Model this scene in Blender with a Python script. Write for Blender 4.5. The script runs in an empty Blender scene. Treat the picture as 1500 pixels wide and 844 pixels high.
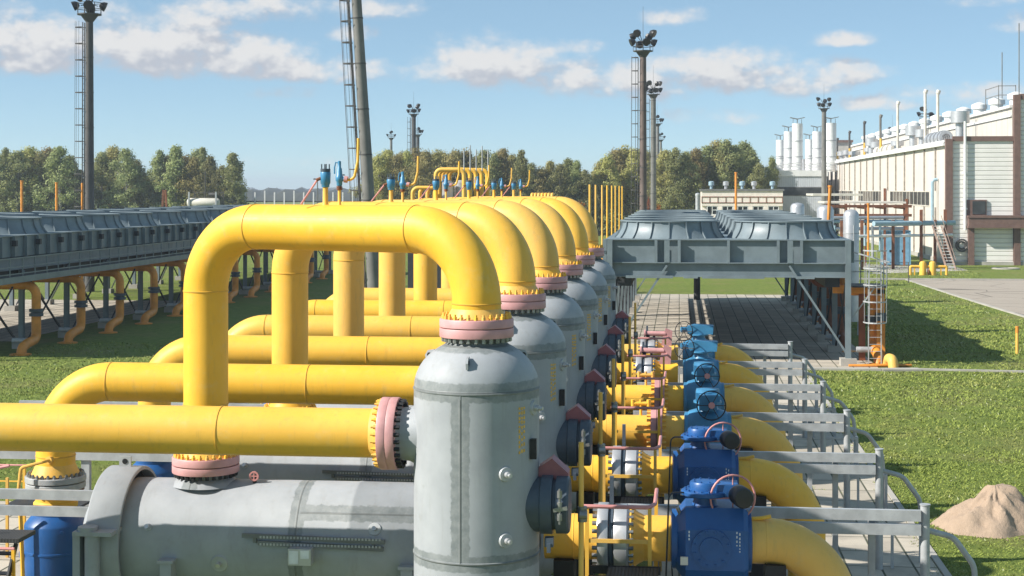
import bpy, math, random
import numpy as np
from mathutils import Vector, Matrix
random.seed(7)
PI = math.pi
R = math.radians
scene = bpy.context.scene
COL = scene.collection

# ------------------------------------------------------------------ camera
YAW = math.atan(245 / 2300)
CY, SY = math.cos(YAW), math.sin(YAW)
EYE = 8.5
cam_d = bpy.data.cameras.new('camera')
cam = bpy.data.objects.new('camera', cam_d)
COL.objects.link(cam)
cam.location = (0, 0, EYE)
cam.rotation_euler = (R(90), 0, YAW)
cam_d.sensor_width = 36
cam_d.lens = 36 * 2300 / 1500
cam_d.shift_y = -145 / 1500
cam_d.clip_start = 0.5
cam_d.clip_end = 20000
scene.camera = cam


def spot(px, depth):
    """ground position seen at photo column px at a given depth along the lens axis"""
    c = (px - 750) / 2300 * depth
    return c * CY - depth * SY, c * SY + depth * CY


# ------------------------------------------------------------------ node helpers
def new_mat(name):
    m = bpy.data.materials.new(name)
    m.use_nodes = True
    nt = m.node_tree
    b = nt.nodes['Principled BSDF']
    return m, nt, b


def mth(nt, op, a, b=None, c=None, clamp=False):
    n = nt.nodes.new('ShaderNodeMath')
    n.operation = op
    n.use_clamp = clamp
    for i, v in enumerate((a, b, c)):
        if v is None:
            continue
        if isinstance(v, (int, float)):
            n.inputs[i].default_value = v
        else:
            nt.links.new(v, n.inputs[i])
    return n.outputs[0]


def mixc(nt, fac, a, b, mode='MIX'):
    n = nt.nodes.new('ShaderNodeMix')
    n.data_type = 'RGBA'
    n.blend_type = mode
    for s, v in ((n.inputs[0], fac), (n.inputs[6], a), (n.inputs[7], b)):
        if isinstance(v, (int, float)):
            s.default_value = v
        elif isinstance(v, (tuple, list)):
            s.default_value = (*v[:3], 1)
        else:
            nt.links.new(v, s)
    return n.outputs[2]


def smooth(nt, x, lo, hi):
    n = nt.nodes.new('ShaderNodeMapRange')
    n.interpolation_type = 'SMOOTHSTEP'
    nt.links.new(x, n.inputs[0])
    n.inputs[1].default_value = lo
    n.inputs[2].default_value = hi
    return n.outputs[0]


def noise(nt, vec, scale, detail=3, rough=0.55, dim='3D'):
    n = nt.nodes.new('ShaderNodeTexNoise')
    n.noise_dimensions = dim
    n.inputs['Scale'].default_value = scale
    n.inputs['Detail'].default_value = detail
    n.inputs['Roughness'].default_value = rough
    if vec is not None:
        nt.links.new(vec, n.inputs['Vector'])
    return n.outputs['Fac']


def coords(nt, shift=True):
    tc = nt.nodes.new('ShaderNodeTexCoord')
    if not shift:
        return tc.outputs['Object']
    oi = nt.nodes.new('ShaderNodeObjectInfo')
    k = mth(nt, 'MULTIPLY', oi.outputs['Random'], 37.0)
    va = nt.nodes.new('ShaderNodeVectorMath')
    va.operation = 'ADD'
    nt.links.new(tc.outputs['Object'], va.inputs[0])
    nt.links.new(k, va.inputs[1])
    return va.outputs[0]


def sep(nt, v):
    n = nt.nodes.new('ShaderNodeSeparateXYZ')
    nt.links.new(v, n.inputs[0])
    return n.outputs


def bump(nt, b, h, strength=0.2, dist=0.02):
    n = nt.nodes.new('ShaderNodeBump')
    n.inputs['Strength'].default_value = strength
    n.inputs['Distance'].default_value = dist
    nt.links.new(h, n.inputs['Height'])
    nt.links.new(n.outputs[0], b.inputs['Normal'])


MATS = {}


def paint(name, col, rough=0.45, metal=0.0, var=0.1, scale=2.0, dirt=(0.12, 0.08, 0.05), amt=0.25, fine=18.0, bmp=0.06, spec=0.5):
    """weathered painted / metal surface: soft tone changes, specks of dirt and a slightly uneven skin"""
    m, nt, b = new_mat(name)
    v = coords(nt)
    n1 = noise(nt, v, scale, 4)
    lo = tuple(c * (1 - var) for c in col)
    hi = tuple(min(1, c * (1 + var)) for c in col)
    base = mixc(nt, smooth(nt, n1, 0.3, 0.7), lo, hi)
    n2 = noise(nt, v, fine, 6, 0.7)
    base = mixc(nt, mth(nt, 'MULTIPLY', smooth(nt, n2, 0.6, 0.78), amt), base, dirt)
    nt.links.new(base, b.inputs['Base Color'])
    nt.links.new(mth(nt, 'ADD', mth(nt, 'MULTIPLY', n2, 0.25), rough - 0.12), b.inputs['Roughness'])
    b.inputs['Metallic'].default_value = metal
    b.inputs['Specular IOR Level'].default_value = spec
    if bmp:
        bump(nt, b, n2, bmp, 0.02)
    MATS[name] = m
    return m


paint('orange_paint', (0.72, 0.27, 0.035), 0.5, var=0.15, dirt=(0.2, 0.09, 0.04), amt=0.4)
paint('pink_paint', (0.56, 0.29, 0.285), 0.5, var=0.12, scale=3, dirt=(0.3, 0.12, 0.1), amt=0.35)
paint('pink_rail', (0.58, 0.25, 0.235), 0.5, var=0.15, dirt=(0.2, 0.08, 0.05), amt=0.4)
paint('rust', (0.20, 0.075, 0.035), 0.7, var=0.3, dirt=(0.07, 0.03, 0.02), amt=0.6)
paint('manway_grey', (0.060, 0.080, 0.105), 0.45, var=0.15)
paint('steel', (0.41, 0.42, 0.425), 0.45, 0.12, var=0.14, scale=3, dirt=(0.16, 0.13, 0.1), amt=0.45)
paint('dark_steel', (0.022, 0.022, 0.024), 0.5, 0.3, var=0.3)
paint('bolt_steel', (0.30, 0.30, 0.29), 0.35, 0.6, var=0.3)
paint('blue_paint', (0.014, 0.09, 0.28), 0.4, var=0.12, dirt=(0.02, 0.05, 0.1), amt=0.3)
paint('teal_paint', (0.05, 0.215, 0.385), 0.4, var=0.15, dirt=(0.05, 0.1, 0.12), amt=0.4)
paint('cooler_paint', (0.17, 0.21, 0.228), 0.45, var=0.12, scale=1.3, dirt=(0.09, 0.07, 0.05), amt=0.35)
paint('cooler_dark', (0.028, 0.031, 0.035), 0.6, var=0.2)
paint('silver', (0.55, 0.55, 0.56), 0.38, 0.55, var=0.08, dirt=(0.3, 0.25, 0.2), amt=0.3)
paint('white_paint', (0.72, 0.72, 0.70), 0.5, var=0.06, dirt=(0.4, 0.33, 0.25), amt=0.35)
paint('old_white', (0.62, 0.58, 0.50), 0.6, var=0.15, scale=1.0, dirt=(0.25, 0.12, 0.06), amt=0.7, fine=4)
paint('mast_concrete', (0.17, 0.165, 0.15), 0.75, var=0.18, scale=0.8, dirt=(0.08, 0.06, 0.05), amt=0.4)
paint('mast_dark', (0.075, 0.072, 0.068), 0.7, var=0.2, scale=0.7, dirt=(0.09, 0.04, 0.03), amt=0.5)
paint('brown_trim', (0.165, 0.10, 0.08), 0.6, var=0.12)
paint('concrete', (0.40, 0.375, 0.33), 0.85, var=0.12, scale=0.8, dirt=(0.2, 0.17, 0.13), amt=0.5, fine=6)
paint('blue_container', (0.19, 0.38, 0.52), 0.5, var=0.12, dirt=(0.1, 0.12, 0.14), amt=0.4)
paint('pale_blue', (0.30, 0.42, 0.48), 0.45, var=0.1)
paint('glass_dark', (0.05, 0.055, 0.055), 0.3, var=0.4, scale=0.6, bmp=0, spec=0.25)
paint('lamp_black', (0.02, 0.02, 0.022), 0.4, var=0.2)
paint('bark', (0.25, 0.235, 0.21), 0.9, var=0.3)
paint('roof_grey', (0.16, 0.16, 0.155), 0.8, var=0.15)
paint('letter_yellow', (0.70, 0.42, 0.06), 0.6, var=0.2, scale=20)
paint('letter_white', (0.7, 0.72, 0.72), 0.6, var=0.2)
paint('office_wall', (0.82, 0.73, 0.65), 0.7, var=0.08, dirt=(0.4, 0.3, 0.25), amt=0.3, fine=4)
paint('shade_orange', (0.20, 0.06, 0.02), 0.6, var=0.2)  # orange paint darkened to carry shade in its colour
paint('grey_panes', (0.17, 0.155, 0.135), 0.85, var=0.35, scale=0.5, spec=0.05)
paint('grey_flat', (0.42, 0.40, 0.36), 0.7, var=0.08)
paint('hay_orange', (0.42, 0.12, 0.02), 0.9, var=0.3)
paint('hood_paint', (0.34, 0.115, 0.125), 0.5, var=0.15)
paint('seam_dark', (0.30, 0.265, 0.225), 0.8, var=0.2)
paint('mast_rusty', (0.135, 0.10, 0.085), 0.7, var=0.25, scale=0.7, dirt=(0.16, 0.06, 0.035), amt=0.6)
paint('stair_brown', (0.30, 0.21, 0.17), 0.7, var=0.2)
paint('seam_yellow', (0.68, 0.38, 0.045), 0.55, var=0.15)
paint('tray_steel', (0.17, 0.175, 0.18), 0.5, 0.3, var=0.2)
M = MATS


def yellow_material():
    """oil paint on big pipes: brush tone, dust, thin drips and a few chipped specks"""
    m, nt, b = new_mat('yellow_paint')
    v = coords(nt)
    n1 = noise(nt, v, 0.8, 5, 0.6)
    c = mixc(nt, smooth(nt, n1, 0.3, 0.72), (0.80, 0.44, 0.045), (0.86, 0.49, 0.062))
    mp = nt.nodes.new('ShaderNodeMapping')
    mp.inputs['Scale'].default_value = (3.5, 3.5, 0.6)
    nt.links.new(v, mp.inputs['Vector'])
    s = noise(nt, mp.outputs[0], 2.6, 6, 0.7)
    c = mixc(nt, mth(nt, 'MULTIPLY', smooth(nt, s, 0.5, 0.75), 0.42), c, (0.52, 0.31, 0.07))
    d = noise(nt, v, 3.5, 6, 0.75)
    c = mixc(nt, mth(nt, 'MULTIPLY', smooth(nt, d, 0.52, 0.78), 0.32), c, (0.66, 0.52, 0.26))
    oi = nt.nodes.new('ShaderNodeObjectInfo')
    hs = nt.nodes.new('ShaderNodeHueSaturation')
    nt.links.new(c, hs.inputs['Color'])
    nt.links.new(mth(nt, 'ADD', 0.93, mth(nt, 'MULTIPLY', oi.outputs['Random'], 0.13)), hs.inputs['Value'])
    nt.links.new(mth(nt, 'ADD', 0.92, mth(nt, 'MULTIPLY', oi.outputs['Random'], 0.10)), hs.inputs['Saturation'])
    c = hs.outputs[0]
    k = noise(nt, v, 13, 5, 0.8)
    c = mixc(nt, mth(nt, 'MULTIPLY', smooth(nt, k, 0.735, 0.76), 0.75), c, (0.22, 0.10, 0.035))
    nt.links.new(c, b.inputs['Base Color'])
    nt.links.new(mth(nt, 'ADD', mth(nt, 'MULTIPLY', d, 0.3), 0.36), b.inputs['Roughness'])
    b.inputs['Specular IOR Level'].default_value = 0.38
    bump(nt, b, mth(nt, 'ADD', mth(nt, 'MULTIPLY', noise(nt, v, 5, 4), 1.0), mth(nt, 'MULTIPLY', k, 0.3)), 0.10, 0.03)
    M['yellow_paint'] = m


yellow_material()


def vessel_material(name, rings=(), stripe=None, axis='z'):
    """pale grey vessel paint with dull primer bands brushed over the weld seams"""
    m, nt, b = new_mat(name)
    raw = coords(nt, False)
    v = coords(nt)
    x, y, z = sep(nt, raw)
    along = z if axis == 'z' else x
    n1 = noise(nt, v, 1.4, 5, 0.6)
    base = mixc(nt, smooth(nt, n1, 0.25, 0.75), (0.305, 0.32, 0.335), (0.375, 0.39, 0.405))
    # faint runs down the shell
    mp = nt.nodes.new('ShaderNodeMapping')
    mp.inputs['Scale'].default_value = (5, 5, 0.35) if axis == 'z' else (4, 1.2, 1.2)
    nt.links.new(v, mp.inputs['Vector'])
    streak = noise(nt, mp.outputs[0], 1.6, 5, 0.65)
    base = mixc(nt, mth(nt, 'MULTIPLY', smooth(nt, streak, 0.52, 0.75), 0.35), base, (0.25, 0.245, 0.225))
    wob = noise(nt, v, 9, 5, 0.7)
    wobble = mth(nt, 'MULTIPLY', mth(nt, 'SUBTRACT', wob, 0.5), 0.12)
    mask = None
    for c, h in rings:
        d = mth(nt, 'ABSOLUTE', mth(nt, 'SUBTRACT', along, c))
        k = smooth(nt, mth(nt, 'ADD', d, wobble), h + 0.012, h - 0.012)
        mask = k if mask is None else mth(nt, 'MAXIMUM', mask, k)
    seam = None
    for c, h in rings:
        d = mth(nt, 'ABSOLUTE', mth(nt, 'SUBTRACT', along, c))
        k = smooth(nt, d, 0.022, 0.008)
        seam = k if seam is None else mth(nt, 'MAXIMUM', seam, k)
    if stripe:
        if axis == 'z':
            c, h, z0, z1 = stripe
            d = mth(nt, 'ABSOLUTE', mth(nt, 'SUBTRACT', x, c))
            lim = mth(nt, 'MULTIPLY', mth(nt, 'LESS_THAN', z, z1), mth(nt, 'GREATER_THAN', z, z0))
            lim = mth(nt, 'MULTIPLY', lim, mth(nt, 'LESS_THAN', y, 0.0))
        else:
            c, h, z0, z1 = stripe
            d = mth(nt, 'ABSOLUTE', mth(nt, 'SUBTRACT', z, c))
            lim = mth(nt, 'MULTIPLY', mth(nt, 'LESS_THAN', x, z1), mth(nt, 'GREATER_THAN', x, z0))
            lim = mth(nt, 'MULTIPLY', lim, mth(nt, 'LESS_THAN', y, 0.0))
        k = mth(nt, 'MULTIPLY', smooth(nt, mth(nt, 'ADD', d, wobble), h + 0.012, h - 0.012), lim)
        mask = mth(nt, 'MAXIMUM', mask, k)
        seam = mth(nt, 'MAXIMUM', seam, mth(nt, 'MULTIPLY', smooth(nt, d, 0.02, 0.006), lim))
    bandc = mixc(nt, smooth(nt, noise(nt, v, 5, 5, 0.7), 0.3, 0.7), (0.125, 0.145, 0.145), (0.235, 0.25, 0.245))
    base = mixc(nt, mth(nt, 'MULTIPLY', mask, 0.78), base, bandc)
    base = mixc(nt, mth(nt, 'MULTIPLY', seam, 0.55), base, (0.11, 0.115, 0.11))
    n3 = noise(nt, v, 15, 6, 0.8)
    base = mixc(nt, mth(nt, 'MULTIPLY', smooth(nt, n3, 0.655, 0.70), 0.65), base, (0.16, 0.155, 0.14))
    n4 = noise(nt, v, 3.2, 6, 0.75)
    base = mixc(nt, mth(nt, 'MULTIPLY', smooth(nt, n4, 0.58, 0.72), 0.4), base, (0.27, 0.275, 0.265))
    nt.links.new(base, b.inputs['Base Color'])
    nt.links.new(mth(nt, 'ADD', mth(nt, 'MULTIPLY', wob, 0.3), 0.40), b.inputs['Roughness'])
    b.inputs['Specular IOR Level'].default_value = 0.4
    h = mth(nt, 'ADD', mth(nt, 'MULTIPLY', seam, 1.2), mth(nt, 'MULTIPLY', n3, 0.25))
    bump(nt, b, h, 0.35, 0.02)
    M[name] = m


vessel_material('vessel_paint', [(5.30, 0.15), (2.62, 0.13), (5.97, 0.08)], (-0.13, 0.15, 2.6, 5.2))
vessel_material('filter_paint', [(1.9, 0.13)], (2.83, 0.12, 1.95, 6.0), axis='x')


def slab_material():
    m, nt, b = new_mat('paving')
    v = coords(nt, False)
    br = nt.nodes.new('ShaderNodeTexBrick')
    nt.links.new(v, br.inputs['Vector'])
    br.offset = 0.0
    br.inputs['Scale'].default_value = 1.0
    br.inputs['Brick Width'].default_value = 0.75
    br.inputs['Row Height'].default_value = 1.5
    br.inputs['Mortar Size'].default_value = 0.028
    br.inputs['Mortar Smooth'].default_value = 0.2
    br.inputs['Color1'].default_value = (0.40, 0.35, 0.28, 1)
    br.inputs['Color2'].default_value = (0.52, 0.46, 0.375, 1)
    br.inputs['Mortar'].default_value = (0.07, 0.075, 0.045, 1)
    n = noise(nt, v, 1.1, 6, 0.65)
    c = mixc(nt, mth(nt, 'MULTIPLY', smooth(nt, n, 0.42, 0.72), 0.5), br.outputs['Color'], (0.24, 0.215, 0.18))
    n2 = noise(nt, v, 30, 4, 0.7)
    c = mixc(nt, mth(nt, 'MULTIPLY', smooth(nt, n2, 0.55, 0.75), 0.35), c, (0.2, 0.18, 0.15))
    nt.links.new(c, b.inputs['Base Color'])
    b.inputs['Roughness'].default_value = 0.9
    bump(nt, b, mth(nt, 'SUBTRACT', mth(nt, 'MULTIPLY', n2, 0.2), br.outputs['Fac']), 0.5, 0.02)
    M['paving'] = m


slab_material()


def grass_material():
    m, nt, b = new_mat('turf')
    v = coords(nt, False)
    n1 = noise(nt, v, 0.22, 4, 0.6)
    n2 = noise(nt, v, 2.2, 5, 0.7)
    n3 = noise(nt, v, 14, 4, 0.7)
    c = mixc(nt, smooth(nt, n2, 0.3, 0.72), (0.13, 0.18, 0.034), (0.22, 0.265, 0.06))
    c = mixc(nt, mth(nt, 'MULTIPLY', smooth(nt, n1, 0.45, 0.7), 0.6), c, (0.24, 0.22, 0.085))
    c = mixc(nt, mth(nt, 'MULTIPLY', smooth(nt, n3, 0.5, 0.8), 0.6), c, (0.08, 0.12, 0.024))
    nt.links.new(c, b.inputs['Base Color'])
    b.inputs['Roughness'].default_value = 0.95
    b.inputs['Specular IOR Level'].default_value = 0.15
    bump(nt, b, mth(nt, 'ADD', n3, n2), 0.9, 0.12)
    M['turf'] = m
    # blades
    m, nt, b = new_mat('grass_blade')
    g = nt.nodes.new('ShaderNodeNewGeometry')
    v = coords(nt, False)
    n = noise(nt, v, 0.5, 4, 0.65)
    c = mixc(nt, g.outputs['Random Per Island'], (0.17, 0.225, 0.038), (0.30, 0.345, 0.075))
    c = mixc(nt, mth(nt, 'MULTIPLY', smooth(nt, n, 0.45, 0.7), 0.45), c, (0.20, 0.21, 0.06))
    n4 = noise(nt, v, 0.16, 5, 0.65)
    c = mixc(nt, mth(nt, 'MULTIPLY', smooth(nt, n4, 0.48, 0.66), 0.55), c, (0.30, 0.27, 0.10))
    n5 = noise(nt, v, 0.9, 4, 0.6)
    c = mixc(nt, mth(nt, 'MULTIPLY', smooth(nt, n5, 0.55, 0.75), 0.5), c, (0.10, 0.16, 0.03))
    fl = mth(nt, 'GREATER_THAN', g.outputs['Random Per Island'], 0.985)
    c = mixc(nt, fl, c, (0.42, 0.44, 0.26))
    nt.links.new(c, b.inputs['Base Color'])
    b.inputs['Roughness'].default_value = 0.7
    b.inputs['Specular IOR Level'].default_value = 0.25
    M['grass_blade'] = m


grass_material()


def leaf_material(name, a, bcol, c3):
    m, nt, b = new_mat(name)
    g = nt.nodes.new('ShaderNodeNewGeometry')
    oi = nt.nodes.new('ShaderNodeObjectInfo')
    v = coords(nt)
    n = noise(nt, v, 0.55, 4, 0.6)
    c = mixc(nt, smooth(nt, n, 0.3, 0.7), a, bcol)
    c = mixc(nt, mth(nt, 'MULTIPLY', mth(nt, 'POWER', g.outputs['Random Per Island'], 2.0), 0.7), c, c3)
    hs = nt.nodes.new('ShaderNodeHueSaturation')
    nt.links.new(c, hs.inputs['Color'])
    nt.links.new(mth(nt, 'ADD', mth(nt, 'MULTIPLY', oi.outputs['Random'], 0.05), 0.47), hs.inputs['Hue'])
    nt.links.new(mth(nt, 'ADD', mth(nt, 'MULTIPLY', oi.outputs['Random'], 0.6), 0.75), hs.inputs['Value'])
    nt.links.new(hs.outputs[0], b.inputs['Base Color'])
    b.inputs['Roughness'].default_value = 0.75
    b.inputs['Specular IOR Level'].default_value = 0.2
    tr = nt.nodes.new('ShaderNodeBsdfTranslucent')
    nt.links.new(hs.outputs[0], tr.inputs[0])
    mx = nt.nodes.new('ShaderNodeMixShader')
    mx.inputs[0].default_value = 0.35
    nt.links.new(b.outputs[0], mx.inputs[1])
    nt.links.new(tr.outputs[0], mx.inputs[2])
    nt.links.new(mx.outputs[0], nt.nodes['Material Output'].inputs[0])
    M[name] = m


leaf_material('leaf_green', (0.20, 0.23, 0.095), (0.28, 0.30, 0.115), (0.37, 0.37, 0.17))
leaf_material('leaf_yellowing', (0.26, 0.26, 0.095), (0.36, 0.33, 0.11), (0.44, 0.38, 0.16))
leaf_material('leaf_far', (0.035, 0.055, 0.03), (0.06, 0.075, 0.035), (0.09, 0.09, 0.04))
leaf_material('leaf_rust', (0.25, 0.08, 0.015), (0.36, 0.13, 0.02), (0.45, 0.2, 0.04))


def siding(name, col, pitch, axis, depth=0.25, dark=0.6, wide=0.14):
    """profiled metal cladding: grooves along one axis"""
    m, nt, b = new_mat(name)
    raw = coords(nt, False)
    s = sep(nt, raw)[axis]
    f = mth(nt, 'FRACT', mth(nt, 'DIVIDE', s, pitch))
    tri = mth(nt, 'ABSOLUTE', mth(nt, 'SUBTRACT', f, 0.5))
    groove = smooth(nt, tri, 0.5 - wide, 0.5 - wide * 0.35)
    n = noise(nt, raw, 0.35, 5, 0.6)
    n2 = noise(nt, raw, 3.0, 5, 0.7)
    c = mixc(nt, smooth(nt, n, 0.3, 0.7), tuple(k * 0.93 for k in col), tuple(min(1, k * 1.05) for k in col))
    c = mixc(nt, mth(nt, 'MULTIPLY', smooth(nt, n2, 0.55, 0.8), 0.25), c, tuple(k * 0.65 for k in col))
    c = mixc(nt, mth(nt, 'MULTIPLY', groove, 1 - dark), c, tuple(k * 0.35 for k in col))
    nt.links.new(c, b.inputs['Base Color'])
    b.inputs['Roughness'].default_value = 0.55
    bump(nt, b, mth(nt, 'SUBTRACT', 1.0, groove), 0.8, depth)
    M[name] = m


siding('cream_panel', (0.63, 0.57, 0.51), 8.6, 1, 0.05, 0.25, 0.022)
siding('cream_siding', (0.82, 0.79, 0.74), 0.50, 2, 0.06, 0.7, 0.16)
siding('cream_upper', (0.60, 0.55, 0.48), 3.0, 1, 0.05, 0.6, 0.05)
siding('grey_siding', (0.52, 0.55, 0.58), 0.4, 0, 0.06, 0.7, 0.12)
siding('container_side', (0.24, 0.43, 0.56), 0.28, 0, 0.06, 0.6, 0.2)
siding('grating', (0.05, 0.05, 0.05), 0.06, 0, 0.03, 0.2, 0.25)


def ground_misc():
    m, nt, b = new_mat('sand')
    v = coords(nt, False)
    n = noise(nt, v, 3, 6, 0.7)
    n2 = noise(nt, v, 40, 4, 0.7)
    c = mixc(nt, n, (0.33, 0.24, 0.17), (0.50, 0.375, 0.275))
    c = mixc(nt, mth(nt, 'MULTIPLY', smooth(nt, n2, 0.5, 0.7), 0.4), c, (0.26, 0.19, 0.13))
    nt.links.new(c, b.inputs['Base Color'])
    b.inputs['Roughness'].default_value = 0.95
    bump(nt, b, mth(nt, 'ADD', n, mth(nt, 'MULTIPLY', n2, 0.4)), 0.8, 0.08)
    M['sand'] = m
    m, nt, b = new_mat('road_surface')
    v = coords(nt, False)
    n = noise(nt, v, 0.25, 6, 0.7)
    n2 = noise(nt, v, 8, 5, 0.7)
    c = mixc(nt, n, (0.31, 0.26, 0.21), (0.42, 0.36, 0.295))
    c = mixc(nt, mth(nt, 'MULTIPLY', smooth(nt, n2, 0.5, 0.75), 0.35), c, (0.18, 0.15, 0.12))
    vo = nt.nodes.new('ShaderNodeTexVoronoi')
    vo.feature = 'DISTANCE_TO_EDGE'
    vo.inputs['Scale'].default_value = 0.16
    nt.links.new(v, vo.inputs['Vector'])
    crack = smooth(nt, mth(nt, 'ADD', vo.outputs['Distance'], mth(nt, 'MULTIPLY', n2, 0.02)), 0.022, 0.012)
    c = mixc(nt, mth(nt, 'MULTIPLY', crack, 0.8), c, (0.09, 0.08, 0.06))
    nt.links.new(c, b.inputs['Base Color'])
    b.inputs['Roughness'].default_value = 0.9
    bump(nt, b, n2, 0.4, 0.03)
    M['road_surface'] = m


ground_misc()


# ------------------------------------------------------------------ mesh builder
def frame(axis):
    a = Vector(axis).normalized()
    h = Vector((0, 0, 1)) if abs(a.z) < 0.9 else Vector((1, 0, 0))
    u = h.cross(a).normalized()
    return a, u, a.cross(u).normalized()


def bend(pts, rad, n=10):
    """polyline with every inner corner replaced by an arc"""
    pts = [Vector(p) for p in pts]
    out = [pts[0]]
    for i in range(1, len(pts) - 1):
        p = pts[i]
        a = (pts[i - 1] - p).normalized()
        b = (pts[i + 1] - p).normalized()
        ang = a.angle(b)
        r = rad[i - 1] if isinstance(rad, (list, tuple)) else rad
        t = r / math.tan(ang / 2)
        s, e = p + a * t, p + b * t
        c = p + (a + b).normalized() * (r / math.sin(ang / 2))
        sv, ev = s - c, e - c
        tot = sv.angle(ev)
        for k in range(n + 1):
            f = k / n
            q = (sv * math.sin((1 - f) * tot) + ev * math.sin(f * tot)) / math.sin(tot)
            out.append(c + q)
    out.append(pts[-1])
    return out


class MB:
    def __init__(self):
        self.v, self.f, self.m, self.s = [], [], [], []

    def face(self, idx, mat=0, sm=False):
        self.f.append(tuple(idx))
        self.m.append(mat)
        self.s.append(sm)

    def box(self, c, size, mat=0, rz=0.0):
        cx, cy, cz = c
        sx, sy, sz = (k / 2 for k in size)
        n = len(self.v)
        ca, sa = math.cos(rz), math.sin(rz)
        for dz in (-sz, sz):
            for dx, dy in ((-sx, -sy), (sx, -sy), (sx, sy), (-sx, sy)):
                self.v.append((cx + dx * ca - dy * sa, cy + dx * sa + dy * ca, cz + dz))
        for q in ((3, 2, 1, 0), (4, 5, 6, 7), (0, 1, 5, 4), (1, 2, 6, 5), (2, 3, 7, 6), (3, 0, 4, 7)):
            self.face([n + k for k in q], mat)
        return self

    def span(self, a, b, mat=0):
        return self.box([(p + q) / 2 for p, q in zip(a, b)], [abs(q - p) for p, q in zip(a, b)], mat)

    def bar(self, p, q, w, h, mat=0, up=(0, 0, 1)):
        p, q = Vector(p), Vector(q)
        a = (q - p).normalized()
        u = Vector(up)
        if abs(a.dot(u)) > 0.95:
            u = Vector((0, 1, 0))
        s = a.cross(u).normalized() * (w / 2)
        u = s.cross(a).normalized() * (h / 2)
        n = len(self.v)
        for e in (p, q):
            for k in (-s - u, s - u, s + u, -s + u):
                self.v.append(tuple(e + k))
        for k in ((3, 2, 1, 0), (4, 5, 6, 7), (0, 1, 5, 4), (1, 2, 6, 5), (2, 3, 7, 6), (3, 0, 4, 7)):
            self.face([n + j for j in k], mat)
        return self

    def channel(self, p, q, w, h, t=0.02, mat=0, side=1):
        """U-channel: web standing upright, flanges pointing to one side"""
        p, q = Vector(p), Vector(q)
        a = (q - p).normalized()
        s = a.cross(Vector((0, 0, 1))).normalized() * side
        z = Vector((0, 0, 1))
        self.bar(p, q, t, h, mat)
        for k in (-1, 1):
            o = s * (w / 2 + t / 2) + z * k * (h / 2 - t / 2)
            self.bar(p + o, q + o, w, t, mat)
        return self

    def ibeam(self, p, q, w, h, t=0.03, mat=0):
        p, q = Vector(p), Vector(q)
        a = (q - p).normalized()
        up = Vector((0, 0, 1)) if abs(a.z) < 0.9 else Vector((0, 1, 0))
        u = a.cross(up).normalized().cross(a).normalized()
        self.bar(p, q, t, h - 2 * t, mat, up)
        for k in (-1, 1):
            o = u * k * (h / 2 - t / 2)
            self.bar(p + o, q + o, w, t, mat, up)
        return self

    def cyl(self, p, q, r0, r1=None, seg=16, mat=0, caps=True, sm=True):
        p, q = Vector(p), Vector(q)
        r1 = r0 if r1 is None else r1
        a, u, w = frame(q - p)
        n = len(self.v)
        for e, r in ((p, r0), (q, r1)):
            for k in range(seg):
                t = 2 * PI * k / seg
                self.v.append(tuple(e + (u * math.cos(t) + w * math.sin(t)) * r))
        for k in range(seg):
            j = (k + 1) % seg
            self.face((n + k, n + j, n + seg + j, n + seg + k), mat, sm)
        if caps:
            self.face([n + k for k in reversed(range(seg))], mat)
            self.face([n + seg + k for k in range(seg)], mat)
        return self

    def ring(self, p, q, ri, ro, seg=32, mat=0):
        """flat washer / pipe section with a hole"""
        p, q = Vector(p), Vector(q)
        a, u, w = frame(q - p)
        n = len(self.v)
        for e, r in ((p, ri), (p, ro), (q, ro), (q, ri)):
            for k in range(seg):
                t = 2 * PI * k / seg
                self.v.append(tuple(e + (u * math.cos(t) + w * math.sin(t)) * r))
        for l in range(4):
            m_ = (l + 1) % 4
            for k in range(seg):
                j = (k + 1) % seg
                self.face((n + l * seg + k, n + l * seg + j, n + m_ * seg + j, n + m_ * seg + k), mat, True)
        return self

    def tube(self, path, r, seg=16, mat=0, caps=True):
        pts = [Vector(p) for p in path]
        rr = r if isinstance(r, (list, tuple)) else [r] * len(pts)
        t0 = (pts[1] - pts[0]).normalized()
        a, u, w = frame(t0)
        n = len(self.v)
        prev = t0
        for i, p in enumerate(pts):
            if i == 0:
                t = t0
            elif i == len(pts) - 1:
                t = (pts[i] - pts[i - 1]).normalized()
            else:
                t = ((pts[i] - pts[i - 1]).normalized() + (pts[i + 1] - pts[i]).normalized()).normalized()
            q = prev.rotation_difference(t)
            u = q @ u
            w = q @ w
            prev = t
            for k in range(seg):
                an = 2 * PI * k / seg
                self.v.append(tuple(p + (u * math.cos(an) + w * math.sin(an)) * rr[i]))
        for i in range(len(pts) - 1):
            b = n + i * seg
            for k in range(seg):
                j = (k + 1) % seg
                self.face((b + k, b + j, b + seg + j, b + seg + k), mat, True)
        if caps:
            self.face([n + k for k in reversed(range(seg))], mat)
            e = n + (len(pts) - 1) * seg
            self.face([e + k for k in range(seg)], mat)
        return self

    def lathe(self, prof, origin=(0, 0, 0), axis=(0, 0, 1), seg=40, mat=0, sm=True, caps=True, phase=0.0):
        o = Vector(origin)
        a, u, w = frame(axis)
        n = len(self.v)
        for r, z in prof:
            for k in range(seg):
                t = 2 * PI * (k + phase) / seg
                self.v.append(tuple(o + a * z + (u * math.cos(t) + w * math.sin(t)) * r))
        for i in range(len(prof) - 1):
            b = n + i * seg
            for k in range(seg):
                j = (k + 1) % seg
                self.face((b + k, b + j, b + seg + j, b + seg + k), mat, sm)
        if caps:
            self.face([n + k for k in reversed(range(seg))], mat)
            e = n + (len(prof) - 1) * seg
            self.face([e + k for k in range(seg)], mat)
        return self

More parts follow.
